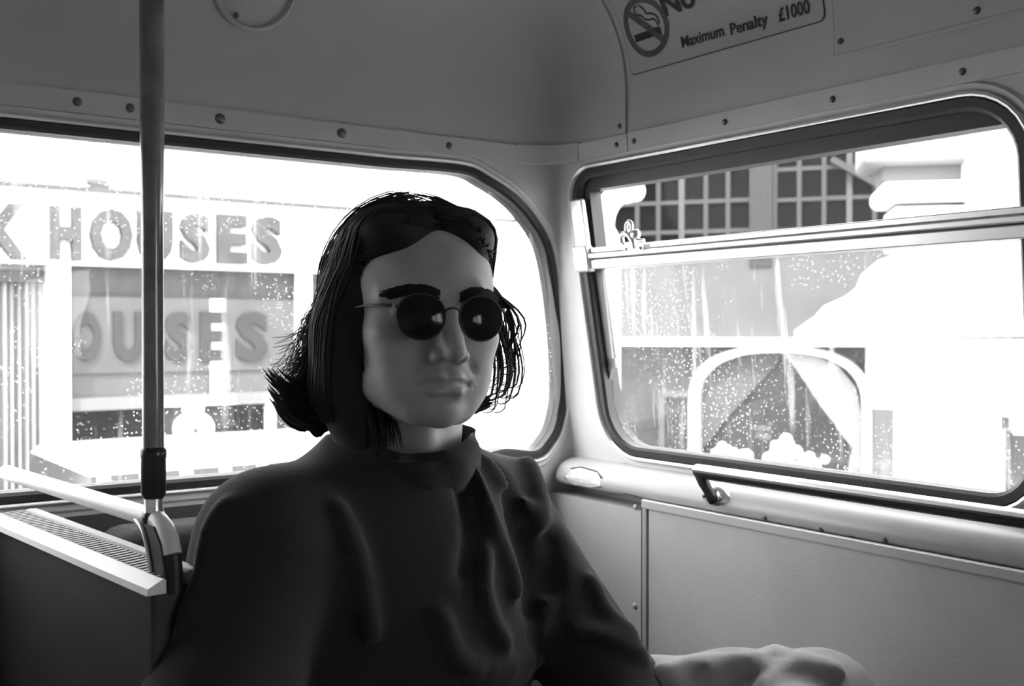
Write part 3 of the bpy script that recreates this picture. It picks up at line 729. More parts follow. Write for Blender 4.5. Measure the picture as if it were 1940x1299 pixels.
# ================================================================== THE MAN
# shapes are signed distance fields, skinned by surface nets into one smooth mesh each
def smin(a, b, k):
    h = np.clip(0.5 + 0.5 * (b - a) / k, 0, 1); return b + (a - b) * h - k * h * (1 - h)
def smax(a, b, k): return -smin(-a, -b, k)
class Field:
    def __init__(s, lo, hi, res, axes=None):
        s.lo, s.res = np.array(lo, np.float32), res
        if axes is None:
            s.n = [int(math.ceil((hi[i] - lo[i]) / res)) + 1 for i in range(3)]
            axes = [s.lo[i] + np.arange(s.n[i], dtype=np.float32) * res for i in range(3)]
        s.ax = [np.asarray(a, np.float32) for a in axes]; s.n = [len(a) for a in axes]
        s.x, s.y, s.z = np.meshgrid(*s.ax, indexing='ij')
        s.d = np.full(s.x.shape, 1.0, np.float32)
    def ell(s, c, r, rot=0.0, tilt=0.0):
        x, y, z = s.x - c[0], s.y - c[1], s.z - c[2]
        if rot: ca, sa = math.cos(rot), math.sin(rot); x, y = x * ca + y * sa, -x * sa + y * ca
        if tilt: ca, sa = math.cos(tilt), math.sin(tilt); y, z = y * ca + z * sa, -y * sa + z * ca
        k0 = np.sqrt((x / r[0]) ** 2 + (y / r[1]) ** 2 + (z / r[2]) ** 2)
        k1 = np.sqrt((x / r[0] ** 2) ** 2 + (y / r[1] ** 2) ** 2 + (z / r[2] ** 2) ** 2) + 1e-9
        return k0 * (k0 - 1) / k1
    def cone(s, a, b, ra, rb):
        a, b = np.array(a, np.float32), np.array(b, np.float32); ab = b - a
        px, py, pz = s.x - a[0], s.y - a[1], s.z - a[2]
        t = np.clip((px * ab[0] + py * ab[1] + pz * ab[2]) / float(ab @ ab), 0, 1)
        return np.sqrt((px - ab[0] * t) ** 2 + (py - ab[1] * t) ** 2 + (pz - ab[2] * t) ** 2) - (ra + (rb - ra) * t)
    def chain(s, pts, rs, k=0.01):
        d = None
        for i in range(len(pts) - 1):
            e = s.cone(pts[i], pts[i + 1], rs[i], rs[i + 1]); d = e if d is None else smin(d, e, k)
        return d
    def add(s, d, k=0.01): s.d = smin(s.d, d, k); return s
    def cut(s, d, k=0.005): s.d = smax(s.d, -d, k); return s
    def mesh(s):
        d = s.d; n = s.n; ins = d < 0
        c = [(i, j, k) for i in (0, 1) for j in (0, 1) for k in (0, 1)]
        sl = lambda o: tuple(slice(o[a], n[a] - 1 + o[a]) for a in range(3))
        cnt = sum(ins[sl(o)].astype(np.int8) for o in c)
        cells = np.argwhere((cnt > 0) & (cnt < 8))
        idx = -np.ones([n[0] - 1, n[1] - 1, n[2] - 1], np.int64); idx[tuple(cells.T)] = np.arange(len(cells))
        V = np.zeros((len(cells), 3)); Wt = np.zeros(len(cells))
        for o1 in c:
            for a in range(3):
                if o1[a]: continue
                o2 = list(o1); o2[a] = 1
                p = cells + np.array(o1); q = cells + np.array(o2)
                dp, dq = d[tuple(p.T)], d[tuple(q.T)]
                cr = (dp < 0) != (dq < 0); t = dp / np.where(cr, dp - dq, 1)
                e = p + (q - p) * t[:, None]; V[cr] += e[cr]; Wt[cr] += 1
        V = V / Wt[:, None]
        V = np.stack([np.interp(V[:, i], np.arange(n[i]), s.ax[i]) for i in range(3)], 1)
        F = []
        for a in range(3):
            b, e = (a + 1) % 3, (a + 2) % 3
            o = [0, 0, 0]; o[a] = 1
            s0 = tuple(slice(0, n[i] - 1) if i == a else slice(1, n[i] - 1) for i in range(3))
            s1 = tuple(slice(1, n[i]) if i == a else slice(1, n[i] - 1) for i in range(3))
            ch = ins[s0] != ins[s1]; E = np.argwhere(ch); fl = ins[s0][tuple(E.T)]
            off = np.array([0 if i == a else 1 for i in range(3)]); E = E + off
            db = np.eye(3, dtype=int)[b]; de = np.eye(3, dtype=int)[e]
            q = [idx[tuple((E - db - de).T)], idx[tuple((E - de).T)], idx[tuple(E.T)], idx[tuple((E - db).T)]]
            f = np.stack(q, 1); f[~fl] = f[~fl][:, ::-1]; F.append(f)
        F = np.concatenate(F); F = F[(F >= 0).all(1)]
        return V, F
def np_mesh(name, V, F, m, parent=None):
    me = bpy.data.meshes.new(name)
    me.vertices.add(len(V)); me.vertices.foreach_set('co', np.asarray(V, np.float32).ravel())
    me.loops.add(F.size); me.loops.foreach_set('vertex_index', F.astype(np.int32).ravel())
    me.polygons.add(len(F)); me.polygons.foreach_set('loop_start', np.arange(0, F.size, F.shape[1], dtype=np.int32))
    me.update(calc_edges=True); me.validate(); me.shade_smooth(); me.materials.append(m)
    o = bpy.data.objects.new(name, me); COL.objects.link(o)
    if parent: o.parent = parent
    return o
def lap_smooth(V, F, it=2):
    V = V.copy(); n = len(V)
    for _ in range(it):
        acc = np.zeros_like(V); c = np.zeros(n)
        for k in range(4):
            a, b = F[:, k], F[:, (k + 1) % 4]
            np.add.at(acc, a, V[b]); np.add.at(c, a, 1); np.add.at(acc, b, V[a]); np.add.at(c, b, 1)
        V = V * 0.5 + 0.5 * acc / c[:, None]
    return V

# body frame: x to his right (left of the picture), y forward, z up
BODY_ANG = math.radians(272.0)
ROOT = Vector((0.585, 0.985, 0.0))
MB_ROT = Matrix.Rotation(BODY_ANG - PI / 2, 3, 'Z')
MB_INV = MB_ROT.transposed()
def to_body(p): return MB_INV @ (Vector(p) - ROOT)
def bpx(px, py, d): return tuple(to_body(hit_depth(px, py, d)))
# head frame inside the body frame
HC = to_body(hit_depth(790, 603, 1.135))
HEAD_YAW = math.radians(258.5) - BODY_ANG
HR = Matrix.Rotation(HEAD_YAW, 3, 'Z') @ Matrix.Rotation(math.radians(-1.5), 3, 'Y') @ Matrix.Rotation(math.radians(2.0), 3, 'X')
HRn = np.array(HR); HCn = np.array(HC)
def head_to_body(V): return np.asarray(V) @ HRn.T + HCn
def h2b(p): return HR @ Vector(p) + HC

# --- one continuous body: head and neck finely, torso, arms and hands on the same grid
def axis(lo, hi, f0, f1, fine, coarse):
    a = [np.arange(lo, f0, coarse), np.arange(f0, f1, fine), np.arange(f1, hi + coarse, coarse)]
    return np.concatenate([q for q in a if len(q)])
LWR = Vector((-0.16, 0.26, 0.70)); RWR = Vector((0.16, 0.27, 0.64))
SL = (-0.145, -0.060, 0.988); SR = (0.165, -0.010, 0.992)
EL = bpx(1165, 1330, 1.22); ER = bpx(408, 1360, 0.98)
gxa = axis(-0.40, 0.42, HC.x - 0.100, HC.x + 0.100, 0.0025, 0.007)
gya = axis(-0.22, 0.48, HC.y - 0.120, HC.y + 0.135, 0.0025, 0.007)
zcut = HC.z - 0.170
gz_low = np.arange(0.52, zcut, 0.006); gz_top = np.arange(zcut, HC.z + 0.140, 0.0025)
NK = [tuple(h2b(p)) for p in ((0, -0.022, -0.070), (0, -0.034, -0.130), (0, -0.050, -0.215))]
f = Field((0, 0, 0), None, 0.0025, [gxa, gya, gz_top])
bxg, byg, bzg = f.x, f.y, f.z
qx, qy, qz = bxg - HCn[0], byg - HCn[1], bzg - HCn[2]
f.x = qx * HRn[0, 0] + qy * HRn[1, 0] + qz * HRn[2, 0]
f.y = qx * HRn[0, 1] + qy * HRn[1, 1] + qz * HRn[2, 1]
f.z = qx * HRn[0, 2] + qy * HRn[1, 2] + qz * HRn[2, 2]
f.z = np.where(f.z < 0, f.z / 0.95, f.z); f.x = f.x / 1.05
f.d = f.ell((0, -0.022, 0.034), (0.075, 0.097, 0.088))
f.add(f.ell((0, 0.022, 0.026), (0.063, 0.066, 0.074)), 0.03)
f.add(f.ell((0, 0.022, -0.038), (0.060, 0.060, 0.069)), 0.03)
f.add(f.chain([(0.056, -0.005, -0.050), (0.047, 0.028, -0.078), (0.021, 0.062, -0.099), (0, 0.072, -0.102), (-0.021, 0.062, -0.099), (-0.047, 0.028, -0.078), (-0.056, -0.005, -0.050)], [0.009, 0.011, 0.012, 0.013, 0.012, 0.011, 0.009], 0.01), 0.038)
f.add(f.ell((0, 0.078, -0.097), (0.017, 0.012, 0.013)), 0.014)
for sx in (-1, 1):
    f.add(f.ell((sx * 0.045, 0.054, -0.022), (0.019, 0.020, 0.014)), 0.022)      # cheekbone
    f.add(f.ell((sx * 0.030, 0.060, -0.056), (0.022, 0.018, 0.030)), 0.028)      # cheek
f.add(f.chain([(-0.052, 0.060, 0.018), (-0.030, 0.080, 0.022), (-0.012, 0.086, 0.017), (0.012, 0.086, 0.017), (0.030, 0.080, 0.022), (0.052, 0.060, 0.018)], [0.007, 0.009, 0.008, 0.008, 0.009, 0.007]), 0.010)
for sx in (-1, 1): f.cut(f.ell((sx * 0.033, 0.096, -0.002), (0.019, 0.019, 0.013)), 0.009)
for sx in (-1, 1): f.add(f.ell((sx * 0.032, 0.069, -0.001), (0.0125, 0.0125, 0.0125)), 0.003)
for sx in (-1, 1):
    f.add(f.chain([(sx * 0.019, 0.079, 0.003), (sx * 0.032, 0.0825, 0.008), (sx * 0.046, 0.072, 0.003)], [0.0028, 0.0032, 0.0028]), 0.003)
    f.add(f.chain([(sx * 0.019, 0.078, -0.006), (sx * 0.032, 0.0805, -0.010), (sx * 0.046, 0.071, -0.005)], [0.0026, 0.003, 0.0026]), 0.003)
# nose: straight high bridge, round tip, wings
f.add(f.chain([(0, 0.084, 0.012), (0, 0.0935, -0.004), (0, 0.1065, -0.026), (0, 0.1135, -0.038)], [0.0070, 0.0070, 0.0084, 0.0102], 0.008), 0.008)
f.add(f.chain([(0, 0.080, 0.004), (0, 0.092, -0.030)], [0.010, 0.0135], 0.01), 0.008)
f.add(f.ell((0, 0.106, -0.044), (0.0078, 0.011, 0.0065)), 0.005)
for sx in (-1, 1):
    f.add(f.ell((sx * 0.0130, 0.0955, -0.0430), (0.0068, 0.0115, 0.0074)), 0.006)
    f.cut(f.ell((sx * 0.0075, 0.101, -0.0525), (0.0036, 0.0065, 0.0048)), 0.003)
    f.cut(f.chain([(sx * 0.0205, 0.093, -0.040), (sx * 0.027, 0.084, -0.056), (sx * 0.031, 0.076, -0.070)], [0.0016, 0.0022, 0.0016]), 0.006)
# mouth
f.add(f.ell((0, 0.073, -0.066), (0.027, 0.019, 0.020)), 0.014)
f.add(f.chain([(-0.025, 0.0765, -0.0710), (-0.010, 0.0905, -0.0660), (0, 0.0908, -0.0675), (0.010, 0.0905, -0.0660), (0.025, 0.0765, -0.0710)], [0.0022, 0.0046, 0.0044, 0.0046, 0.0022]), 0.0035)
f.add(f.chain([(-0.021, 0.078, -0.0752), (-0.009, 0.0898, -0.0785), (0.009, 0.0898, -0.0785), (0.021, 0.078, -0.0752)], [0.0026, 0.0058, 0.0058, 0.0026]), 0.0035)
f.cut(f.chain([(-0.028, 0.0800, -0.0724), (-0.011, 0.0965, -0.0716), (0, 0.0975, -0.0722), (0.011, 0.0965, -0.0716), (0.028, 0.0800, -0.0724)], [0.0016, 0.0026, 0.0026, 0.0026, 0.0016]), 0.002)
f.cut(f.ell((0, 0.0985, -0.0870), (0.016, 0.0115, 0.0042)), 0.006)
f.cut(f.cone((0, 0.0955, -0.052), (0, 0.0970, -0.061), 0.0022, 0.003), 0.003)
for sx in (-1, 1): f.add(f.ell((sx * 0.076, -0.012, -0.010), (0.008, 0.018, 0.030)), 0.008)
f.x, f.y, f.z = bxg, byg, bzg
f.add(f.chain(NK, [0.056, 0.053, 0.060], 0.03), 0.018)
f.add(f.chain([tuple(h2b((0.0, 0.026, -0.128))), tuple(h2b((0.0, 0.008, -0.180)))], [0.010, 0.012]), 0.02)      # throat
for sx in (-1, 1): f.add(f.chain([tuple(h2b((sx * 0.048, -0.02, -0.10))), tuple(h2b((sx * 0.016, 0.012, -0.190)))], [0.009, 0.009]), 0.012)
g = Field((0, 0, 0), None, 0.006, [gxa, gya, gz_low])
g.d = g.chain(NK, [0.056, 0.053, 0.060], 0.03)
g.add(g.cone(NK[2], (0, -0.045, 0.94), 0.062, 0.09), 0.03)
g.add(g.ell((0.005, -0.045, 0.84), (0.150, 0.092, 0.20)), 0.04)
g.add(g.ell((0.0, -0.045, 0.62), (0.150, 0.110, 0.14)), 0.05)
for S0, E0, W0 in ((SL, EL, LWR), (SR, ER, RWR)):
    g.add(g.cone(tuple(Vector(S0) * 0.92 + Vector((0, -0.003, 0.07))), S0, 0.05, 0.044), 0.03)
    g.add(g.chain([S0, E0, tuple(W0)], [0.044, 0.036, 0.026]), 0.02)
for wr, dr_, sd in ((LWR, Vector((0.55, 0.80, -0.22)), -1), (RWR, Vector((-0.55, 0.80, -0.16)), 1)):
    dr_ = dr_.normalized(); side = Vector((0, 0, 1)).cross(dr_).normalized(); up_ = dr_.cross(side)
    P = lambda a, b, c: tuple(wr + dr_ * a + side * b + up_ * c)
    for b in (-0.028, -0.010, 0.010, 0.027): g.add(g.cone(P(0.012, b * 0.5, 0), P(0.082, b, 0.004), 0.014, 0.0105), 0.012)
    for b, ln in ((-0.032, 0.062), (-0.011, 0.078), (0.012, 0.072), (0.032, 0.055)):
        g.add(g.chain([P(0.082, b, 0.004), P(0.082 + ln * 0.42, b * 1.1, -0.002), P(0.082 + ln * 0.72, b * 1.12, -0.018), P(0.082 + ln * 0.85, b * 1.12, -0.034)], [0.0098, 0.009, 0.0085, 0.0078], 0.004), 0.003)
    g.add(g.chain([P(0.02, 0.010 * sd, -0.002), P(0.052, 0.044 * sd, -0.010), P(0.082, 0.054 * sd, -0.020)], [0.014, 0.0105, 0.0088], 0.006), 0.008)
body = Field((0, 0, 0), None, 0.0025, [gxa[:2], gya[:2], gz_top[:2]])
body.ax = [gxa, gya, np.concatenate([gz_low, gz_top])]; body.n = [len(a) for a in body.ax]
body.d = np.concatenate([g.d, f.d], axis=2)
V, F_ = body.mesh()
person = np_mesh('person', V, F_, SKIN)
person.location = ROOT; person.rotation_euler = (0, 0, BODY_ANG - PI / 2)
tag(person, 'seated man in dark sweater with long dark hair and round sunglasses', 'person')
del body, g, bxg, byg, bzg, qx, qy, qz

# --- sweater
f = Field((-0.36, -0.30, 0.46), (0.40, 0.40, 1.13), 0.0055)
f.d = f.ell((0.005, -0.040, 0.86), (0.172, 0.122, 0.22))
f.add(f.ell((0.0, -0.045, 0.62), (0.185, 0.140, 0.17)), 0.08)
f.add(f.cone(SL, (0, -0.04, 1.02), 0.062, 0.070), 0.05)
f.add(f.cone(SR, (0, -0.04, 1.02), 0.066, 0.070), 0.05)
f.add(f.cone((0, -0.045, 1.00), (0.004, -0.03, 1.075), 0.085, 0.060), 0.05)
f.add(f.chain([SL, EL], [0.060, 0.062]), 0.012)
f.add(f.cone(EL, tuple(LWR), 0.060, 0.042), 0.012)
f.add(f.chain([SR, ER], [0.068, 0.066]), 0.03)
f.add(f.cone(ER, tuple(RWR), 0.064, 0.042), 0.03)
def fold(pts, r, k=0.014, lift=0.0):
    f.add(f.chain([Vector(p) for p in catmull([Vector(q) for q in pts], 4, closed=False)], [r] * (4 * (len(pts) - 1) + 1), 0.006), k)
# hanging folds of the chest, from the collar down
def surf_pts(pxs, push):
    out = []
    for px, py in pxs:
        lo, hi = 0.75, 1.35
        o, r = CAM, ray(px, py); dd = np.linspace(lo, hi, 140)
        P_ = np.array([to_body(o + r * float(t)) for t in dd])
        ii = np.clip(((P_ - f.lo) / f.res).round().astype(int), 0, np.array(f.n) - 1)
        val = base_d[ii[:, 0], ii[:, 1], ii[:, 2]]; w = np.argmax(val < push)
        out.append(tuple(P_[w]))
    return out
base_d = f.d.copy()
for pts, r in (([(893, 880), (918, 950), (945, 1020), (970, 1080), (978, 1120)], 0.010),
               ([(1000, 880), (1020, 950), (1023, 1040), (1026, 1110), (1022, 1200)], 0.013),
               ([(915, 870), (960, 920), (1005, 965)], 0.008),
               ([(915, 1050), (915, 1110), (930, 1170), (960, 1220)], 0.009),
               ([(835, 1170), (860, 1240), (900, 1262), (1010, 1250)], 0.012),
               ([(640, 960), (670, 1030), (690, 1120), (705, 1200)], 0.010),
               ([(1090, 1195), (1150, 1205), (1215, 1240)], 0.010),
               ([(1120, 1100), (1150, 1160), (1195, 1200)], 0.010),
               ([(430, 960), (400, 1010), (385, 1090), (350, 1180)], 0.010)):
    fold(surf_pts(pts, 0.003), r * 0.8)
for pts, r in (([(950, 900), (975, 980), (1000, 1060), (1005, 1150)], 0.010), ([(1052, 960), (1046, 1030), (1040, 1100)], 0.012), ([(880, 900), (895, 1000), (885, 1080)], 0.010)):
    p_ = surf_pts(pts, 0.0); f.cut(f.chain(p_, [r] * len(p_), 0.006), 0.02)
f.d += 0.0022 * np.sin(f.x * 38 + 6 * f.z) * np.sin(f.z * 22 + f.x * 9) * np.sin(f.y * 20 + 1.0)
# hollow for the neck
NB = h2b((0, -0.040, -0.150)); NT = h2b((0, -0.028, -0.09))
f.cut(f.cone(tuple(NB), tuple(NT), 0.071, 0.090), 0.006)
V, F_ = f.mesh(); V = lap_smooth(V, F_, 1)
sweater = np_mesh('sweater', V, F_, KNIT, person)
# --- loose rolled collar
cc = h2b((0.0, -0.026, -0.131)); ax_n = (HR @ Vector((0, 0.18, 1))).normalized()
cu = (HR @ Vector((1, 0, 0))); cv = ax_n.cross(cu)
prc = [(0.070, -0.042), (0.078, -0.022), (0.077, -0.002), (0.075, 0.010), (0.073, 0.017), (0.070, 0.019), (0.067, 0.015), (0.066, 0.000), (0.062, -0.030)]
vs, fs = [], []; sg_n = 56
for i in range(sg_n):
    a = 2 * PI * i / sg_n
    for j, (r_, h_) in enumerate(prc):
        w_ = 0.0016 * math.sin(5 * a + j) + 0.0020 * math.sin(9 * a + 1.3 * j)
        sag = -0.010 * max(0, math.sin(a)) + 0.004 * math.sin(3 * a + 1)
        vs.append(cc + (cu * math.cos(a) * 1.0 + cv * math.sin(a) * 1.06) * (r_ + w_) + ax_n * (h_ + sag * (h_ > 0)))
q = len(prc)
fs = [(i * q + j, ((i + 1) % sg_n) * q + j, ((i + 1) % sg_n) * q + j + 1, i * q + j + 1) for i in range(sg_n) for j in range(q - 1)]
m = MB(); m.add(vs, fs); o = m.build('collar', KNIT, sweater); o.data.shade_smooth()

# --- trousers and shoes
KN = bpx(1545, 1352, 1.20)
f = Field((-0.62, -0.28, 0.05), (0.32, 0.62, 0.95), 0.008)
f.d = f.ell((0, -0.06, 0.56), (0.185, 0.16, 0.11))
f.add(f.chain([(-0.09, -0.03, 0.565), bpx(1230, 1372, 1.24), bpx(1390, 1356, 1.22), KN], [0.095, 0.072, 0.066, 0.069], 0.03), 0.05)
RK = (0.10, 0.42, 0.585)
f.add(f.chain([(0.09, -0.03, 0.565), RK], [0.095, 0.072], 0.03), 0.05)
f.add(f.chain([RK, (0.10, 0.37, 0.14)], [0.066, 0.058]), 0.02)
f.add(f.chain([KN, (0.06, 0.40, 0.725)], [0.066, 0.052]), 0.02)
for pts, r in (([(1440, 1245), (1470, 1228), (1520, 1240), (1570, 1252)], 0.008), ([(1255, 1262), (1330, 1255), (1420, 1245)], 0.010), ([(1450, 1290), (1480, 1262), (1530, 1250), (1590, 1262)], 0.008), ([(1280, 1290), (1310, 1262), (1340, 1254)], 0.008)):
    pp = []
    for px, py in pts:
        o_, r_ = CAM, ray(px, py + 8); dd = np.linspace(0.9, 1.42, 120); P_ = np.array([to_body(o_ + r_ * float(t)) for t in dd])
        ii = np.clip(((P_ - f.lo) / f.res).round().astype(int), 0, np.array(f.n) - 1); val = f.d[ii[:, 0], ii[:, 1], ii[:, 2]]
        pp.append(tuple(P_[np.argmin(np.where(val > 0.004, val + 0.0, 9))]) if not (val < 0.004).any() else tuple(P_[np.argmax(val < 0.004)]))
    f.add(f.chain(pp, [r] * len(pp), 0.006), 0.016)
f.d += 0.003 * np.sin(f.x * 30 + f.z * 17) * np.sin(f.y * 26 + f.z * 12)
V, F_ = f.mesh(); np_mesh('trousers', V, F_, JEANS, person)
SHOE = mat('dark_shoe_leather', 0.02, 0.4)
for an, toe in (((0.10, 0.37, 0.09), (0.10, 0.54, 0.045)), ((0.10, 0.41, 0.72), (0.24, 0.46, 0.64))):
    f = Field(tuple(np.minimum(an, toe) - 0.09), tuple(np.maximum(an, toe) + 0.09), 0.006)
    f.d = f.cone(an, toe, 0.046, 0.038); f.add(f.ell(tuple((Vector(an) + Vector(toe)) / 2 - Vector((0, 0, 0.012))), (0.046, 0.11, 0.036)), 0.02)
    V, F_ = f.mesh(); np_mesh('shoe', V, F_, SHOE, person)

# --- hair: a solid mass under swept locks
def hair_path(sd, q, ln, flare, lift, jit, curl, n=18):
    """a lock from the parting over the side of the head, then hanging; head frame"""
    A0, A1, A2 = 0.081 + lift, 0.106 + lift, 0.092 + lift
    cx, cy, cz = 0.0, -0.020, 0.030
    part = 0.006 - 0.004 * q
    fe = -0.085 + (q + 0.95) / 1.72 * 0.085 - (0.040 if sd < 0 else 0)
    ex = 1.0 + 2.2 * abs(math.sin(jit * 17.0))
    pts = []
    for i in range(n + 1):
        s_ = i / n
        if s_ < 0.5:
            t = (s_ / 0.5); th = math.radians(4 + 92 * t)
            sm = (t * t * (3 - 2 * t)) ** ex
            fy = A1 * q * (1 - sm) + (fe) * sm
            sc_ = math.sqrt(max(0.12, 1 - (fy / A1) ** 2))
            x = sd * (A0 * sc_ * math.sin(th)) + part * (1 - t); z = A2 * sc_ * math.cos(th)
            if q > 0.4: z += 0.012 * (q - 0.4) * math.sin(PI * min(1, t * 1.6))
            pts.append(Vector((cx + x, cy + fy, cz + z)))
        else:
            t = (s_ - 0.5) / 0.5; p0 = pts[n // 2 - 1] if n % 2 == 0 else pts[-1]
            p0 = Vector((sd * ((A0 + (0.022 * min(1, 3 * t) if sd > 0 else 0)) * math.sqrt(max(0.12, 1 - (fe / A1) ** 2))), fe + cy, cz - 0.010))
            out = flare * (t ** 2.2) - 0.006 * math.sin(PI * min(1, t * 1.1))
            z = p0.z - ln * (t - 0.10 * curl * t ** 3)
            x = p0.x + sd * out + 0.004 * math.sin(9 * t + jit * 40)
            y = p0.y - 0.018 * t + 0.004 * math.sin(7 * t + jit * 23)
            pts.append(Vector((x, y, z)))
    return [p + Vector((jit * 0.3, jit * 0.2, 0)) * 0.02 for p in pts]
f = Field((-0.150, -0.175, -0.190), (0.155, 0.120, 0.165), 0.0032)
f.d = f.ell((0, -0.026, 0.036), (0.083, 0.104, 0.089))
f.add(f.chain([(0.064, -0.004, 0.050), (0.070, -0.006, -0.012), (0.066, -0.010, -0.070), (0.054, -0.008, -0.128)], [0.026, 0.034, 0.036, 0.030], 0.03), 0.03)
f.add(f.chain([(-0.064, -0.045, 0.045), (-0.066, -0.055, -0.010), (-0.052, -0.065, -0.080)], [0.018, 0.018, 0.020], 0.03), 0.03)
f.add(f.ell((0.006, -0.085, -0.050), (0.080, 0.046, 0.100)), 0.04)
f.add(f.ell((0.042, 0.030, 0.084), (0.040, 0.046, 0.022)), 0.03)
f.add(f.ell((-0.034, 0.030, 0.084), (0.036, 0.044, 0.024)), 0.03)
f.cut(f.ell((0.004, 0.06, 0.140), (0.008, 0.09, 0.022)), 0.012)
# the face stays free
f.cut(f.ell((-0.007, 0.108, -0.010), (0.059, 0.090, 0.098)), 0.010)
f.cut(f.ell((-0.017, 0.100, -0.110), (0.052, 0.090, 0.090)), 0.012)
V, F_ = f.mesh(); V = head_to_body(V); nb = len(V)
gd = np.stack(np.gradient(f.d, f.res), -1)
def onto(pts, off, k_all):
    """lay a lock on the hair mass: the first k_all points cling to it, the rest only stay outside"""
    P = np.array([tuple(p) for p in pts])
    for _ in range(3):
        ii = np.clip(((P - f.lo) / f.res).round().astype(int), 0, np.array(f.n) - 1)
        d = f.d[ii[:, 0], ii[:, 1], ii[:, 2]]; g_ = gd[ii[:, 0], ii[:, 1], ii[:, 2]]
        mv = off - d; mv[k_all:] = np.maximum(mv[k_all:], 0); mv = np.clip(mv, -0.02, 0.02)
        P = P + g_ / (np.linalg.norm(g_, axis=1)[:, None] + 1e-6) * mv[:, None]
    Q = P.copy(); Q[1:-1] = 0.25 * P[:-2] + 0.5 * P[1:-1] + 0.25 * P[2:]
    return [Vector(p) for p in Q]
m = MB()
def lock(pts, r0, r1, seg=5):
    k = len(pts); m.tube([h2b(p) for p in pts], [max(0.0002, (r0 + (r1 - r0) * (i / (k - 1)) ** 1.6) * (0.5 if i == 0 else 1)) for i in range(k)], seg)
R_ = random.Random(3)
for i in range(1150):
    sd = 1 if R_.random() < 0.60 else -1
    q = R_.uniform(-0.95, 0.80); j = R_.uniform(-1, 1)
    if sd > 0: ln, fl = R_.uniform(0.085, 0.140), R_.uniform(-0.016, 0.020)
    else: ln, fl = R_.uniform(0.050, 0.095), R_.uniform(-0.010, 0.016)
    p_ = hair_path(sd, q, ln, fl, 0.002, j, R_.uniform(0, 3), 16)
    wv, ph = R_.uniform(0.0005, 0.003), R_.uniform(0, 6)
    p_ = [p + Vector((sd * 0.6, 1, 0)) * (wv * (k / 16) * math.sin(k * 0.9 + ph)) for k, p in enumerate(p_)]
    lock(onto(p_, R_.uniform(0.0, 0.0026), 13 if sd > 0 else 9), R_.uniform(0.0010, 0.0021), 0.0003)
for i in range(420):   # locks swept from the parting round the front of the head
    sd = 1 if R_.random() < 0.6 else -1; yy = R_.uniform(0.015, 0.074); ee = R_.uniform(-0.02, 0.01); k_ = R_.uniform(0.0, 1.0)
    p_ = [(0.004 + 0.006 * R_.random(), yy, 0.122), (sd * 0.030, yy - 0.004, 0.128), (sd * 0.058, yy * 0.80, 0.114), (sd * 0.076, yy * (0.45 + 0.3 * k_), 0.085), (sd * 0.082, yy * 0.30 + ee * 0.5, 0.035)]
    if sd > 0: p_ += [(0.094, 0.014 + ee, 0.0), (0.098, 0.010 + ee, -0.040), (0.094, 0.004 + ee, -0.080 - 0.03 * k_)]
    else: p_ += [(-0.080, -0.025 + ee, 0.01)]
    pp_ = catmull([Vector(q) for q in p_], 3, closed=False)
    lock(onto(pp_, R_.uniform(0.0005, 0.0028), len(pp_) - (2 if sd > 0 else 0)), R_.uniform(0.0009, 0.0019), 0.0004)
for i in range(260):   # short hair growing back from the forehead and temples
    sd = R_.choice((1, -1)); t = R_.random(); t0 = t
    x = sd * (0.004 + 0.060 * math.sin(t * 1.45)); z = 0.094 * math.cos(t * 1.18) + 0.001; y = 0.075 - 0.052 * t ** 1.5
    p = Vector((x, y, z)); dr2 = Vector((sd * 0.018, -0.030, 0.012 - 0.022 * t))
    lock(onto([p + Vector((0, 0.004 * R_.random(), 0)), p + dr2 * 0.4 + Vector((0, 0, 0.004)), p + dr2 * 0.8, p + dr2 * 1.3], 0.0012, 4), 0.0012, 0.0004, 4)
# flicked-out ends at the nape
for i in range(130):
    t = R_.random(); c_ = R_.random()
    a = Vector((0.062 + 0.025 * R_.random(), -0.06 + 0.035 * R_.random(), -0.045 - 0.055 * t))
    e = Vector((0.112 + 0.040 * c_, -0.052 + 0.03 * R_.random(), -0.064 - 0.040 * t + 0.016 * c_))
    mid = a.lerp(e, 0.45) + Vector((0, 0, -0.016 - 0.008 * R_.random())); m2 = a.lerp(e, 0.8) + Vector((0, 0, -0.014))
    lock(catmull([a, mid, m2, e], 4, closed=False), R_.uniform(0.0016, 0.0034), 0.0003)
for i in range(60):
    t = R_.random(); a = Vector((-0.046 - 0.012 * R_.random(), -0.035 + 0.03 * R_.random(), -0.066 - 0.022 * t))
    e = Vector((-0.078 - 0.022 * R_.random(), -0.025 + 0.02 * R_.random(), -0.084 - 0.012 * t + 0.008 * R_.random()))
    mid = a.lerp(e, 0.5) + Vector((0, 0, -0.010))
    if i % 2 == 0:   # loose ends over the near side of the collar
        b0 = Vector((0.030 + 0.030 * R_.random(), 0.012 + 0.02 * R_.random(), -0.085 - 0.02 * R_.random())); lock(onto([b0 + Vector((0.012, -0.01, 0.05)), b0 + Vector((0.006, -0.004, 0.02)), b0, b0 + Vector((-0.008, 0.004, -0.030 - 0.02 * R_.random()))], 0.001, 0), R_.uniform(0.0012, 0.0022), 0.0003)
    lock(catmull([a, mid, e], 5, closed=False), R_.uniform(0.0012, 0.0028), 0.0003)
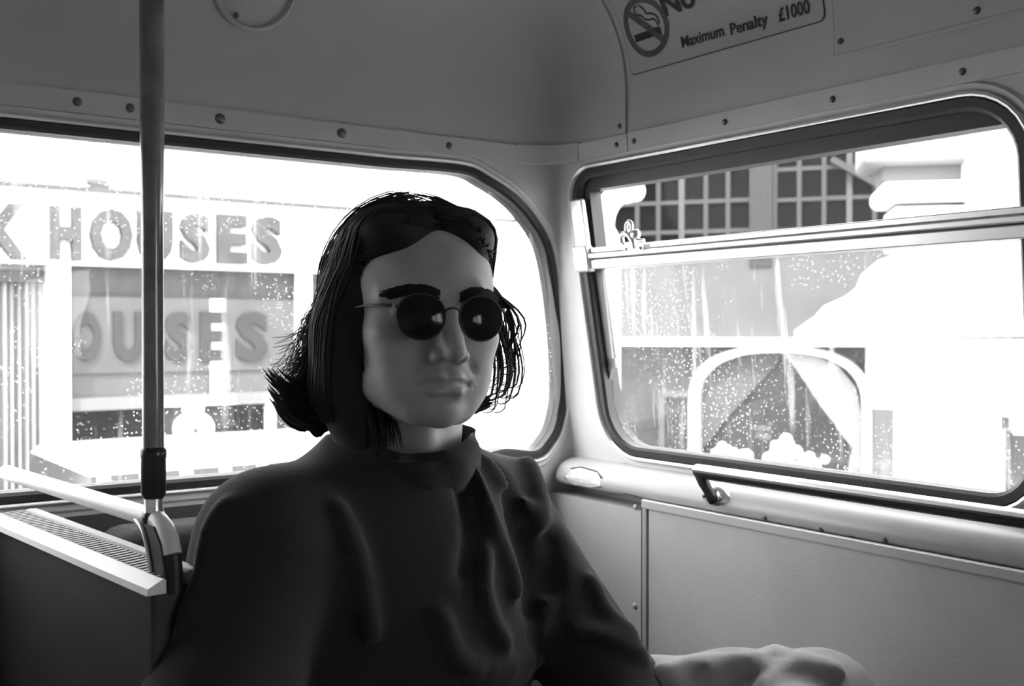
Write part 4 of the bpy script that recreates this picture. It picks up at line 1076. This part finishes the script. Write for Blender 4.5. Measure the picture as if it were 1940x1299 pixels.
# fine loose strands
for i in range(220):
    sd = 1 if R_.random() < 0.6 else -1
    lock(hair_path(sd, R_.uniform(-0.9, 0.77), R_.uniform(0.06, 0.13), R_.uniform(0, 0.030), R_.uniform(0.006, 0.015), R_.uniform(-1, 1), R_.uniform(0, 4)), 0.0006, 0.0002, 4)
for i in range(48):   # loose curls beside his far cheek
    j = R_.uniform(-1, 1); b_ = R_.random(); x0 = -0.080 - 0.008 * R_.random(); y0 = -0.055 + 0.035 * R_.random(); L0 = 0.084 + 0.036 * j
    pts = [Vector((x0 - (0.010 + 0.048 * b_) * math.sin(PI * 0.62 * s) - 0.003 * math.sin(8 * s + 3 * j), y0 + 0.006 * math.sin(5 * s + j), 0.050 - (L0 + 0.03) * s)) for s in [k / 9 for k in range(10)]]
    e = pts[-1]; pts += [e + Vector((0.005, 0, -0.004)), e + Vector((0.012, 0, -0.005)), e + Vector((0.018, 0, 0.000))]
    lock(pts, R_.uniform(0.0005, 0.0024), 0.0003, 4)
allv = np.concatenate([V, np.array([tuple(v) for v in m.v])])
allf = [tuple(x) for x in F_.tolist()] + [tuple(i + nb for i in x) for x in m.f]
hair = link_mesh('hair', allv, allf, HAIRM, person, smooth=True); tag(hair, 'shoulder length dark wavy hair parted on top')
# --- eyebrows
m = MB()
for sx in (-1, 1):
    for i in range(230):
        t = R_.random(); x = sx * (0.010 + 0.044 * t); y = 0.0975 - 0.0255 * max(0, t - 0.25) ** 1.5 * 1.45
        z = 0.0150 + 0.0065 * math.sin(PI * min(1, t * 0.85 + 0.1)) + R_.uniform(-0.0055, 0.0050) * (1 - 0.45 * t)
        p = Vector((x, y, z)); m.tube([h2b(p), h2b(p + Vector((sx * 0.005, -0.0006, 0.0025))), h2b(p + Vector((sx * 0.010, -0.0035, 0.002)))], [0.0010, 0.0009, 0.0003], 4)
tag(m.build('eyebrows', HAIRM, person), kind='stuff')

# --- sunglasses: worn, a thing of their own
def body_world(p): return MB_ROT @ Vector(p) + ROOT
GB = body_world(h2b((0, 0.108, 0.0)))
sgl = empty('sunglasses', GB); tag(sgl, 'round dark wire sunglasses on the man\'s nose', 'sunglasses')
def GH(p): return body_world(h2b(p)) - GB
for sx in (-1, 1):
    cx, cz, yy = sx * 0.0310, -0.003, 0.104
    wrap = 0.16
    def lp(a, k=1.0, dy=0.0):
        rx, rz = 0.0234, 0.0222
        ca, sa = math.cos(a), math.sin(a)
        rr = 1.0 - 0.07 * max(0, sa) ** 2
        x, z = rx * ca * k, rz * sa * rr * k
        return Vector((cx + x, yy - wrap * (sx * x + 0.02) * 0.8 + dy + 0.004 * (1 - k * k), cz + z))
    N_ = 40
    vs = []; fs = []
    for dy in (0.0006, -0.0012):
        vs.append(GH(lp(0, 0, dy)))
        for k_ in (0.4, 0.75, 1.0): vs += [GH(lp(2 * PI * j / N_, k_, dy)) for j in range(N_)]
    st_ = 1 + 3 * N_
    for b_ in (0, st_):
        fs += [(b_, b_ + 1 + j, b_ + 1 + (j + 1) % N_) for j in range(N_)]
        for r_ in range(2): fs += [(b_ + 1 + r_ * N_ + j, b_ + 1 + (r_ + 1) * N_ + j, b_ + 1 + (r_ + 1) * N_ + (j + 1) % N_, b_ + 1 + r_ * N_ + (j + 1) % N_) for j in range(N_)]
    fs += [(1 + 2 * N_ + j, 1 + 2 * N_ + (j + 1) % N_, st_ + 1 + 2 * N_ + (j + 1) % N_, st_ + 1 + 2 * N_ + j) for j in range(N_)]
    m = MB(); m.tube([GH(lp(2 * PI * j / N_, 1.02)) for j in range(N_ + 1)], 0.0011, 8, cap=False); rim = m.build('rim', WIRE, sgl, smooth=60)
    m = MB(); m.add(vs, fs); m.build('lens', LENS, rim, smooth=40)
    h0 = lp(math.radians(22 if sx > 0 else 158), 1.03)
    m = MB(); m.tube([GH(h0), GH(h0 + Vector((sx * 0.007, -0.004, 0.001))), GH(Vector((sx * 0.074, 0.060, 0.008))), GH(Vector((sx * 0.080, 0.0, 0.006))), GH(Vector((sx * 0.080, -0.03, -0.012)))], [0.0016, 0.0018, 0.0012, 0.0012, 0.0012], 8); tmp_ = m.build('temple', WIRE, sgl, smooth=60)
    m = MB(); m.ball(GH(h0 + Vector((sx * 0.004, -0.001, 0.0))), 0.0022, 8, 6); m.build('hinge', CHROME, tmp_)
m = MB(); m.tube([GH(Vector(p)) for p in ((-0.0085, 0.1035, 0.001), (-0.005, 0.106, 0.0045), (0, 0.107, 0.0055), (0.005, 0.106, 0.0045), (0.0085, 0.1035, 0.001))], 0.0012, 8); m.build('bridge', WIRE, sgl, smooth=60)

# ================================================================== THE STREET
GZ = -0.65
m = MB(); m.box(-30, 40, -20, 45, GZ - 0.2, GZ)
tag(m.build('ground', ROAD), 'grey street surface', kind='structure')

class Face:
    """an upright plane of a building: local x to the right, y away, z up"""
    def __init__(s, p, dirx):
        s.d = Vector((dirx[0], dirx[1], 0)).normalized(); s.n = Vector((-s.d.y, s.d.x, 0))
        if s.n.dot(Vector(p) - CAM) < 0: s.n = -s.n
        s.p = Vector((p[0], p[1], GZ))
    def uv(s, px, py, off=0.0):
        w = hit_plane(px, py, s.p - s.n * off, s.n) - s.p; return w.dot(s.d), w.z
    def root(s, name, label, cat):
        o = empty(name, s.p, math.atan2(s.d.y, s.d.x)); tag(o, label, cat); return o
    # with z measured from the street
    def box(s, px0, px1, py0, py1, y0, y1, name, mt, parent, ground=False, wide=None):
        a, b = s.uv(px0, py0, -y0), s.uv(px1, py1, -y0)
        c, d_ = s.uv(px0, py1, -y0), s.uv(px1, py0, -y0)
        z1 = (a[1] + d_[1]) / 2; z0 = 0.0 if ground else (b[1] + c[1]) / 2
        m = MB(); m.box(min(a[0], b[0]), max(a[0], b[0]), y0, y1, z0, z1); return m.build(name, mt, parent)
def FF(x, z, n): return Vector((x, -n, z))

# --- the restaurant across the road, parallel to the end wall
fa = Face((1.0, 7.2, 0), (1, 0)); ra = fa.root('restaurant', 'white restaurant front with raised block lettering across the road', 'building')
u = fa.uv
mid = 330
zf0, zf1 = u(mid, 508)[1], u(mid, 388)[1]
zc1_ = u(mid, 372)[1]
m = MB(); m.box(-6, 4.2, 0.30, 0.6, 0.0, 9.0); m.build('back_wall', WHITE, ra)
m = MB(); m.box(-6, 4.2, 0.0, 0.30, zf0 + 0.0, zf1 + 0.02); m.build('fascia', WHITE, ra)
m = MB(); m.box(-6, 4.2, 0.0, 0.30, zc1_ + 0.01, 9.0); m.build('upper_wall', WHITE, ra)
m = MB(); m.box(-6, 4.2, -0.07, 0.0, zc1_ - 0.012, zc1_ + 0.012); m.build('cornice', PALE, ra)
m = MB(); m.box(-6, 4.2, -0.02, 0.30, zf1 + 0.02, zc1_ + 0.01); m.build('frieze', WHITE, ra)
bx, bz = u(172, 318); 
m = MB(); m.prism([(bx - 0.05, bz - 0.07), (bx + 0.10, bz - 0.09), (bx + 0.08, bz), (bx + 0.03, bz + 0.16), (bx - 0.03, bz + 0.16)], FF, 0.0, 0.04); m.build('ornament', mat('weathered_stucco', 0.22, 0.8, var=0.3, vscale=12), ra)
m = MB(); m.prism([(bx - 0.03, bz - 0.09), (bx + 0.12, bz - 0.11), (bx + 0.07, bz - 0.15), (bx + 0.0, bz - 0.14)], FF, 0.0, 0.05); m.build('ornament_foot', MIDG, ra)
rows = [('K', -30, 48), ('H', 92, 150), ('O', 168, 246), ('U', 258, 322), ('S', 338, 392), ('E', 408, 462), ('S', 474, 528)]
for c_, a_, b_ in rows:
    xa, xb = u(a_, 440)[0], u(b_, 440)[0]
    zl0, zl1 = u((a_ + b_) / 2, 492 + (a_ - 10) * 0.02)[1], u((a_ + b_) / 2, 388 + (a_ - 10) * 0.05)[1]
    letter_on(c_, xa, xb, zl0, zl1, FF, 0.0, LETG, ra, bold=0.05, thick=0.07)
# window zone under the fascia
fa.box(-200, 98, 508, 532, 0.12, 0.2, 'dark_pelmet', MIDG, ra)
fa.box(98, 137, 490, 1200, -0.06, 0.30, 'pilaster', WHITE, ra, ground=True)
fa.box(137, 640, 510, 566, 0.10, 0.25, 'transom_panel', mat('grey_transom', 0.035, 0.7, var=0.3, vscale=9), ra)
fa.box(137, 640, 566, 702, 0.06, 0.25, 'lettered_panel', PALE, ra)
fa.box(137, 640, 702, 746, 0.08, 0.25, 'lower_band', mat('grey_band', 0.075, 0.7), ra)
fa.box(137, 640, 746, 768, 0.0, 0.25, 'ledge', mat('pale_ledge', 0.15, 0.7), ra)
fa.box(137, 300, 768, 1300, 0.14, 0.25, 'dark_window', GLASSD, ra, ground=True)
fa.box(300, 452, 768, 1300, 0.10, 0.25, 'pale_door', PALE, ra, ground=True)
fa.box(300, 448, 752, 768, -0.03, 0.1, 'door_head', WHITE, ra)
fa.box(400, 450, 800, 808, 0.06, 0.1, 'door_rail', MIDG, ra)
fa.box(450, 508, 758, 1300, 0.04, 0.25, 'dark_window', GLASSD, ra, ground=True)
fa.box(508, 524, 750, 1300, -0.03, 0.25, 'mullion', WHITE, ra, ground=True)
fa.box(524, 640, 766, 1300, 0.12, 0.25, 'dark_window', mat('grey_shop_glass', 0.04, 0.4, var=0.5, vscale=14), ra, ground=True)
fa.box(398, 426, 566, 768, 0.0585, 0.062, 'white_stripe', WHITE, ra)
fa.box(570, 592, 505, 900, -0.05, 0.06, 'drain_pipe', WHITE, ra)
for c_, a_, b_ in (('O', 138, 190), ('U', 214, 272), ('S', 312, 362), ('E', 378, 430), ('S', 446, 506)):
    xa, xb = u(a_, 640, -0.06)[0], u(b_, 640, -0.06)[0]
    zl0, zl1 = u((a_ + b_) / 2, 684, -0.06)[1], u((a_ + b_) / 2, 590, -0.06)[1]
    letter_on(c_, xa, xb, zl0, zl1, FF, -0.058, LETD, ra, bold=0.05, thick=0.02)
# the curtain behind the far left window
cr = fa.root('pleated_curtain', 'long white pleated curtain in the restaurant window left of the pilaster', 'curtain')
xa, xb = u(-160, 700, -0.2)[0], u(94, 700, -0.2)[0]; zt_ = u(50, 530, -0.2)[1]
vs, fs = [], []; nn = 90
for i in range(nn + 1):
    x = xa + (xb - xa) * i / nn; dy = 0.24 + 0.055 * math.sin(i * 1.25) + 0.02 * math.sin(i * 2.9)
    vs += [(x, dy, 0.15), (x, dy, zt_), (x, dy + 0.01, 0.15), (x, dy + 0.01, zt_)]
fs = [(4 * i, 4 * i + 4, 4 * i + 5, 4 * i + 1) for i in range(nn)] + [(4 * i + 2, 4 * i + 3, 4 * i + 7, 4 * i + 6) for i in range(nn)]
m = MB(); m.add(vs, fs); o = m.build('curtain_cloth', CLOTHW, cr); o.data.shade_smooth()
# the white ornament in front of the pale door
fo = Face(hit_depth(366, 800, 7.18), (1, 0)); wo = fo.root('white_ornament', 'plump white two lobed ornament standing before the restaurant door', 'ornament')
c0_ = fo.uv(367, 812); c1_ = fo.uv(366, 772); s_ = 7.18 / FPX
m = MB(); m.ball((c0_[0], 0, c0_[1]), (39 * s_, 34 * s_, 34 * s_), 20, 14); m.build('body', WHITE, wo, smooth=60)
m = MB(); m.ball((c1_[0], 0, c1_[1]), (21 * s_, 19 * s_, 22 * s_), 16, 12); m.build('head', WHITE, wo, smooth=60)
m = MB(); m.ball((c0_[0] - 8 * s_, -33 * s_, c0_[1] - 0.0), (5 * s_, 4 * s_, 5 * s_)); m.build('spot', MIDG, wo)
m = MB(); m.tube([(c0_[0], 0, 0.0), (c0_[0], 0, c0_[1] - 25 * s_)], [0.10, 0.06], 16); m.build('stand', WHITE, wo, smooth=60)

# --- the parked car in front of it
cf = Face(hit_depth(400, 870, 5.4), (1, 0)); car = cf.root('parked_car', 'white parked car with a rounded roof and a row of small windows', 'car')
sx_, rz_ = cf.uv(150, 868)[0], cf.uv(420, 862)[1]
x_l = sx_; x_r = x_l + 4.0
zt_c = rz_; zs_c = cf.uv(420, 880, -0.15)[1]
body = [(x_l, 0.32), (x_l - 0.02, 0.62), (x_l + 0.10, 0.76), (x_l + 0.75, 0.84), (x_l + 3.3, 0.84), (x_r - 0.05, 0.78), (x_r, 0.55), (x_r - 0.02, 0.32)]
m = MB(); m.prism(body, lambda a, b, n: Vector((a, n, b)), 0.0, 1.6); o = m.build('body', CARW, car); bevel(o, 0.05, 3)
def cabin(zs, y_in):
    out = []
    for z, ins, l_, r_ in zs: out += [(x_l + l_, y_in + ins, z), (x_r - r_, y_in + ins, z), (x_r - r_, 1.6 - y_in - ins, z), (x_l + l_, 1.6 - y_in - ins, z)]
    return out
lv = [(0.83, 0.02, 0.05, 1.2), (zs_c, 0.14, 0.10, 1.7)]
vs = cabin(lv, 0.03); m = MB(); m.add(vs, [(0, 1, 5, 4), (1, 2, 6, 5), (2, 3, 7, 6), (3, 0, 4, 7), (4, 5, 6, 7)]); m.build('side_glass', mat('car_glass', 0.03, 0.15), car)
roof = [(zs_c - 0.01, 0.13, 0.08, 1.66), (zs_c + 0.03, 0.15, 0.12, 1.72), (zt_c - 0.015, 0.25, 0.35, 1.95), (zt_c, 0.45, 0.60, 2.2)]
vs = cabin(roof, 0.03); fs = []
for i in range(3): fs += [(4 * i + j, 4 * i + (j + 1) % 4, 4 * i + 4 + (j + 1) % 4, 4 * i + 4 + j) for j in range(4)]
fs.append((12, 13, 14, 15)); m = MB(); m.add(vs, fs); o = m.build('roof', CARW, car); o.data.shade_smooth(); smooth_angle(o, 60)
for k_ in range(9):
    xx = x_l + 0.12 + 0.205 * k_; m = MB(); m.add([(xx, 0.03, 0.83), (xx + 0.06, 0.03, 0.83), (xx + 0.06, 0.155, zs_c), (xx, 0.155, zs_c), (xx, 0.08, 0.83), (xx + 0.06, 0.08, 0.83), (xx + 0.06, 0.2, zs_c), (xx, 0.2, zs_c)], [(0, 1, 2, 3), (4, 7, 6, 5), (0, 3, 7, 4), (1, 5, 6, 2), (0, 4, 5, 1), (3, 2, 6, 7)]); m.build('pillar', CARW, car)
for xx in (x_l + 0.75, x_r - 0.8):
    for yy in (0.0, 1.42):
        m = MB(); m.tube([(xx, yy - 0.01, 0.32), (xx, yy + 0.19, 0.32)], 0.32, 24); m.build('wheel', TYRE, car, smooth=40)

# --- the house seen through the side window, nearly square to the view
dirb = (RGT * math.cos(math.radians(20)) - FWD * math.sin(math.radians(20)))
fb = Face(hit_depth(1440, 600, 8.0), dirb); rb = fb.root('corner_house', 'pale house with dark gridded upper windows outside the side window', 'building')
v = fb.uv
m = MB(); m.box(-1.7, 4.5, 0.25, 0.5, 0.0, 9.0); m.build('wall', WHITE, rb)
wbk = fb.box(1120, 1760, 250, 505, 0.10, 0.25, 'window_frame', GLASSD, rb)
def bars(xs, yrow, pane_rows, x_span):
    for px in xs:
        bright = px in (1291, 1609)
        fb.box(px - (5 if bright else 4), px + (5 if bright else 4), 240, 505, 0.05, 0.09, 'glazing_bar', BARB if bright else BARM, wbk)
    for py0 in yrow: fb.box(x_span[0], x_span[1], py0 - 4, py0 + 4, 0.055, 0.09, 'glazing_bar', BARM, wbk)
bars([1160, 1207, 1247, 1291, 1337, 1379], [322, 384, 440, 497], None, (1120, 1420))
bars([1468, 1514, 1561, 1609, 1657, 1700], [315, 374, 432, 490], None, (1462, 1740))
fb.box(1420, 1462, 240, 505, 0.0, 0.25, 'window_post', mat('grey_post', 0.02, 0.8), rb)
gx_ = [1120, 1160, 1207, 1247, 1291, 1337, 1379, 1420]; gy_ = [262, 322, 384, 440, 497]
for xs, ys_ in ((gx_, gy_), ([1462, 1468, 1514, 1561, 1609, 1657, 1700, 1740], [255, 315, 374, 432, 490])):
    for i in range(len(xs) - 1):
        for j in range(len(ys_) - 1):
            if xs[i + 1] - xs[i] > 10: fb.box(xs[i] + 5, xs[i + 1] - 5, ys_[j] + 4, ys_[j + 1] - 4, 0.085 + 0.002 * ((i + j) % 2), 0.1, 'pane', GLASSD, wbk)
p0, p1 = v(1575, 300, 0.02), v(1680, 358, 0.02)
m = MB(); d_ = Vector((p1[0] - p0[0], p1[1] - p0[1])).normalized(); nn_ = Vector((-d_.y, d_.x)) * 0.022
m.prism([(p0[0] - nn_.x, p0[1] - nn_.y), (p1[0] - nn_.x, p1[1] - nn_.y), (p1[0] + nn_.x, p1[1] + nn_.y), (p0[0] + nn_.x, p0[1] + nn_.y)], FF, -0.045, 0.02); m.build('sloping_bar', BARM, rb)
# lower storey
fb.box(1070, 2300, 474, 640, 0.02, 0.25, 'fascia', mat('shaded_fascia_grey', 0.072, 0.8, var=0.12, vscale=3), rb)  # grey colour carries the shade on this stretch of the facade
fb.box(1070, 2300, 640, 657, -0.08, 0.25, 'string_course', WHITE, rb)
fb.box(1070, 2300, 657, 1400, 0.16, 0.25, 'lower_wall', mat('speckled_brickwork', 0.03, 0.8, var=0.7, vscale=40), rb, ground=True)
# arched window
def arch(px0, px1, py_top, py_spring, py_bot, off):
    a, b = v((px0 + px1) / 2, py_top, off), v(px0, py_spring, off); c = v(px1, py_spring, off); z0 = v((px0 + px1) / 2, py_bot, off)[1]
    cx = (b[0] + c[0]) / 2; rx = (c[0] - b[0]) / 2; rz = a[1] - b[1]
    return [(cx - rx, z0), (cx + rx, z0)] + [(cx + rx * math.copysign(abs(math.cos(t)) ** 0.8, math.cos(t)), b[1] + rz * math.sin(t) ** 0.8) for t in [PI * i / 24 for i in range(25)]]
outer_a, inner_a = arch(1305, 1652, 654, 760, 900, 0.0), arch(1325, 1632, 668, 762, 900, 0.0)
m = MB(); m.panel(outer_a, [inner_a], FF, 0.02, -0.16); afr = m.build('arch_frame', mat('pale_frame', 0.55, 0.7), rb)
m = MB(); m.panel(inner_a, [], FF, -0.15, -0.16); m.build('arched_glass', mat('dim_arched_glass', 0.012, 0.5, var=0.5, vscale=22), afr)
fb.box(1640, 2300, 657, 1400, 0.02, 0.25, 'white_bay', WHITE, rb, ground=True)
fb.box(1642, 1690, 775, 1400, 0.0, 0.03, 'bay_panel', mat('off_white_panel', 0.16, 0.8), rb, ground=True)
fb.box(1250, 1306, 740, 752, 0.10, 0.2, 'side_bar', PALE, rb); fb.box(1248, 1258, 745, 1300, 0.10, 0.2, 'side_bar', PALE, rb, ground=True)
fb.box(1906, 1916, 815, 1300, -0.02, 0.05, 'far_post', MIDG, rb, ground=True); fb.box(1918, 1960, 825, 1300, -0.01, 0.05, 'far_panel', PALE, rb, ground=True); fb.box(1898, 1912, 790, 812, -0.01, 0.05, 'far_bracket', PALE, rb)
# drawn curtains inside the arch
def curtain(name, label, poly, off, mt, wave):
    o_ = fb.root(name, label, 'curtain')
    pts = [v(px, py, off) for px, py in poly]
    m = MB(); m.prism(pts, lambda a, b, n: Vector((a, -n + wave * math.sin(40 * a), b)), off, off - 0.012)
    m.build('curtain_cloth', mt, o_); return o_
curtain('drawn_curtain', 'grey curtain drawn to the left of the arched window', [(1330, 850), (1326, 770), (1335, 725), (1370, 685), (1430, 670), (1478, 668), (1470, 690), (1420, 745), (1370, 800), (1345, 835)], -0.10, CLOTHG, 0.0)
curtain('drawn_curtain', 'bright white curtain drawn to the right of the arched window', [(1485, 668), (1540, 672), (1590, 695), (1622, 735), (1630, 780), (1630, 895), (1606, 895), (1614, 848), (1590, 815), (1555, 770), (1520, 715)], -0.08, CLOTHW, 0.0)
# flowers along the sill
for i, (px, py, rr, lab) in enumerate(((1368, 862, 26, 'small white flower clump at the left of the arched window sill'), (1410, 868, 22, 'low white flower clump left of the tallest one on the sill'), (1484, 862, 36, 'tallest white flower clump in the middle of the arched window sill'), (1540, 880, 26, 'white flower clump right of the tallest one on the sill'), (1445, 822, 18, 'small grey flower head above the sill flowers'))):
    dd = 7.6; c = hit_depth(px, py, dd); s_ = dd / FPX
    fl = empty('flower_clump', (c.x, c.y, c.z - rr * s_)); tag(fl, lab, 'flowers', 'flower clumps on the arched window sill')
    m = MB(); rr_ = random.Random(i)
    for k_ in range(26):
        p_ = Vector((rr_.gauss(0, 0.32), rr_.gauss(0, 0.32), rr_.gauss(0, 0.36))) * rr * s_ + Vector((0, 0, rr * s_)); m.ball(p_, rr * s_ * rr_.uniform(0.22, 0.4), 8, 5)
    m.build('blossoms', FLOWER if i != 4 else PALE, fl, smooth=60)
    m = MB(); m.tube([(0, 0, -0.35), (0, 0, rr * s_ * 0.7)], [0.012, 0.008], 6); m.build('stem', LEAF, fl)

# added white shape standing in for sunlight on the right of the facade
fcn = Face(hit_depth(1700, 600, 7.2), dirb); cn = fcn.root('sunlit_patch', 'bright white stepped sheet standing in for sunlight right of the shaded fascia', 'sunlit patch')
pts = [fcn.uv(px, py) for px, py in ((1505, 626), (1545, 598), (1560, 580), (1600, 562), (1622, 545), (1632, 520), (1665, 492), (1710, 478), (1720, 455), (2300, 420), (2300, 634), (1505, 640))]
m = MB(); m.prism(pts, FF, 0.0, -0.25); m.build('sunlit_sheet', WHITE, cn)
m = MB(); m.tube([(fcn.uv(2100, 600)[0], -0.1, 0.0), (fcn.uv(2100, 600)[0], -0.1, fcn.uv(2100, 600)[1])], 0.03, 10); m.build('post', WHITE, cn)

# the moulded white corner building on the right
dirc = (RGT * math.cos(math.radians(12)) - FWD * math.sin(math.radians(12)))
fc = Face(hit_depth(1760, 340, 6.0), dirc); rc_ = fc.root('moulded_corner_block', 'white stone corner with heavy stepped mouldings at the right', 'building')
w_ = fc.uv
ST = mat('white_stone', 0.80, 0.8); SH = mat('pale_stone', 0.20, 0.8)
fc.box(1836, 2500, 150, 470, -0.10, 0.5, 'block', ST, rc_)
def course(px0, px1, py0, py1, y0, mt, name, rr=0.03):
    o = fc.box(px0, px1, py0, py1, y0, 0.45, name, mt, rc_); bevel(o, rr, 4); return o
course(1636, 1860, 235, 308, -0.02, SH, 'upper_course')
course(1672, 1860, 308, 342, 0.10, mat('shaded_neck_stone', 0.13, 0.8), 'neck_course', 0.01)  # darker colour of the necks carries the shade under the courses
course(1668, 1860, 340, 380, -0.10, ST, 'middle_course', 0.05)
course(1697, 1860, 378, 392, 0.05, mat('shaded_neck_stone', 0.13, 0.8), 'neck_course', 0.005)
course(1694, 1860, 388, 470, -0.02, ST, 'lower_course', 0.02)

# the white swan-necked post just outside the vent
sp0 = hit_depth(1153, 470, 3.0); s_ = 3.0 / FPX
swn = empty('swan_neck_post', (sp0.x, sp0.y, GZ)); tag(swn, 'bright white post with a bent rounded head outside the vent window', 'post')
def SW(px, py): return hit_depth(px, py, 3.0) - Vector((sp0.x, sp0.y, GZ))
m = MB(); m.tube(catmull([Vector((0, 0, 0.0)), SW(1152, 600), SW(1152, 470), SW(1145, 430), SW(1150, 395), SW(1168, 370), SW(1190, 364), SW(1206, 362)], 6, closed=False),
    [r_ * s_ for r_ in np.interp(np.linspace(0, 7, 43), [0, 1, 2, 3, 4, 5, 6, 7], [24, 24, 24, 19, 21, 22, 22, 20])], 20)
m.build('bent_tube', WHITE, swn, smooth=60)
m = MB(); m.ball(SW(1206, 362), (17 * s_, 17 * s_, 21 * s_), 16, 12); m.build('head', WHITE, swn, smooth=60)
m = MB(); m.ball(SW(1154, 462), (24 * s_, 24 * s_, 26 * s_), 16, 12); m.build('base_bulge', WHITE, swn, smooth=60)
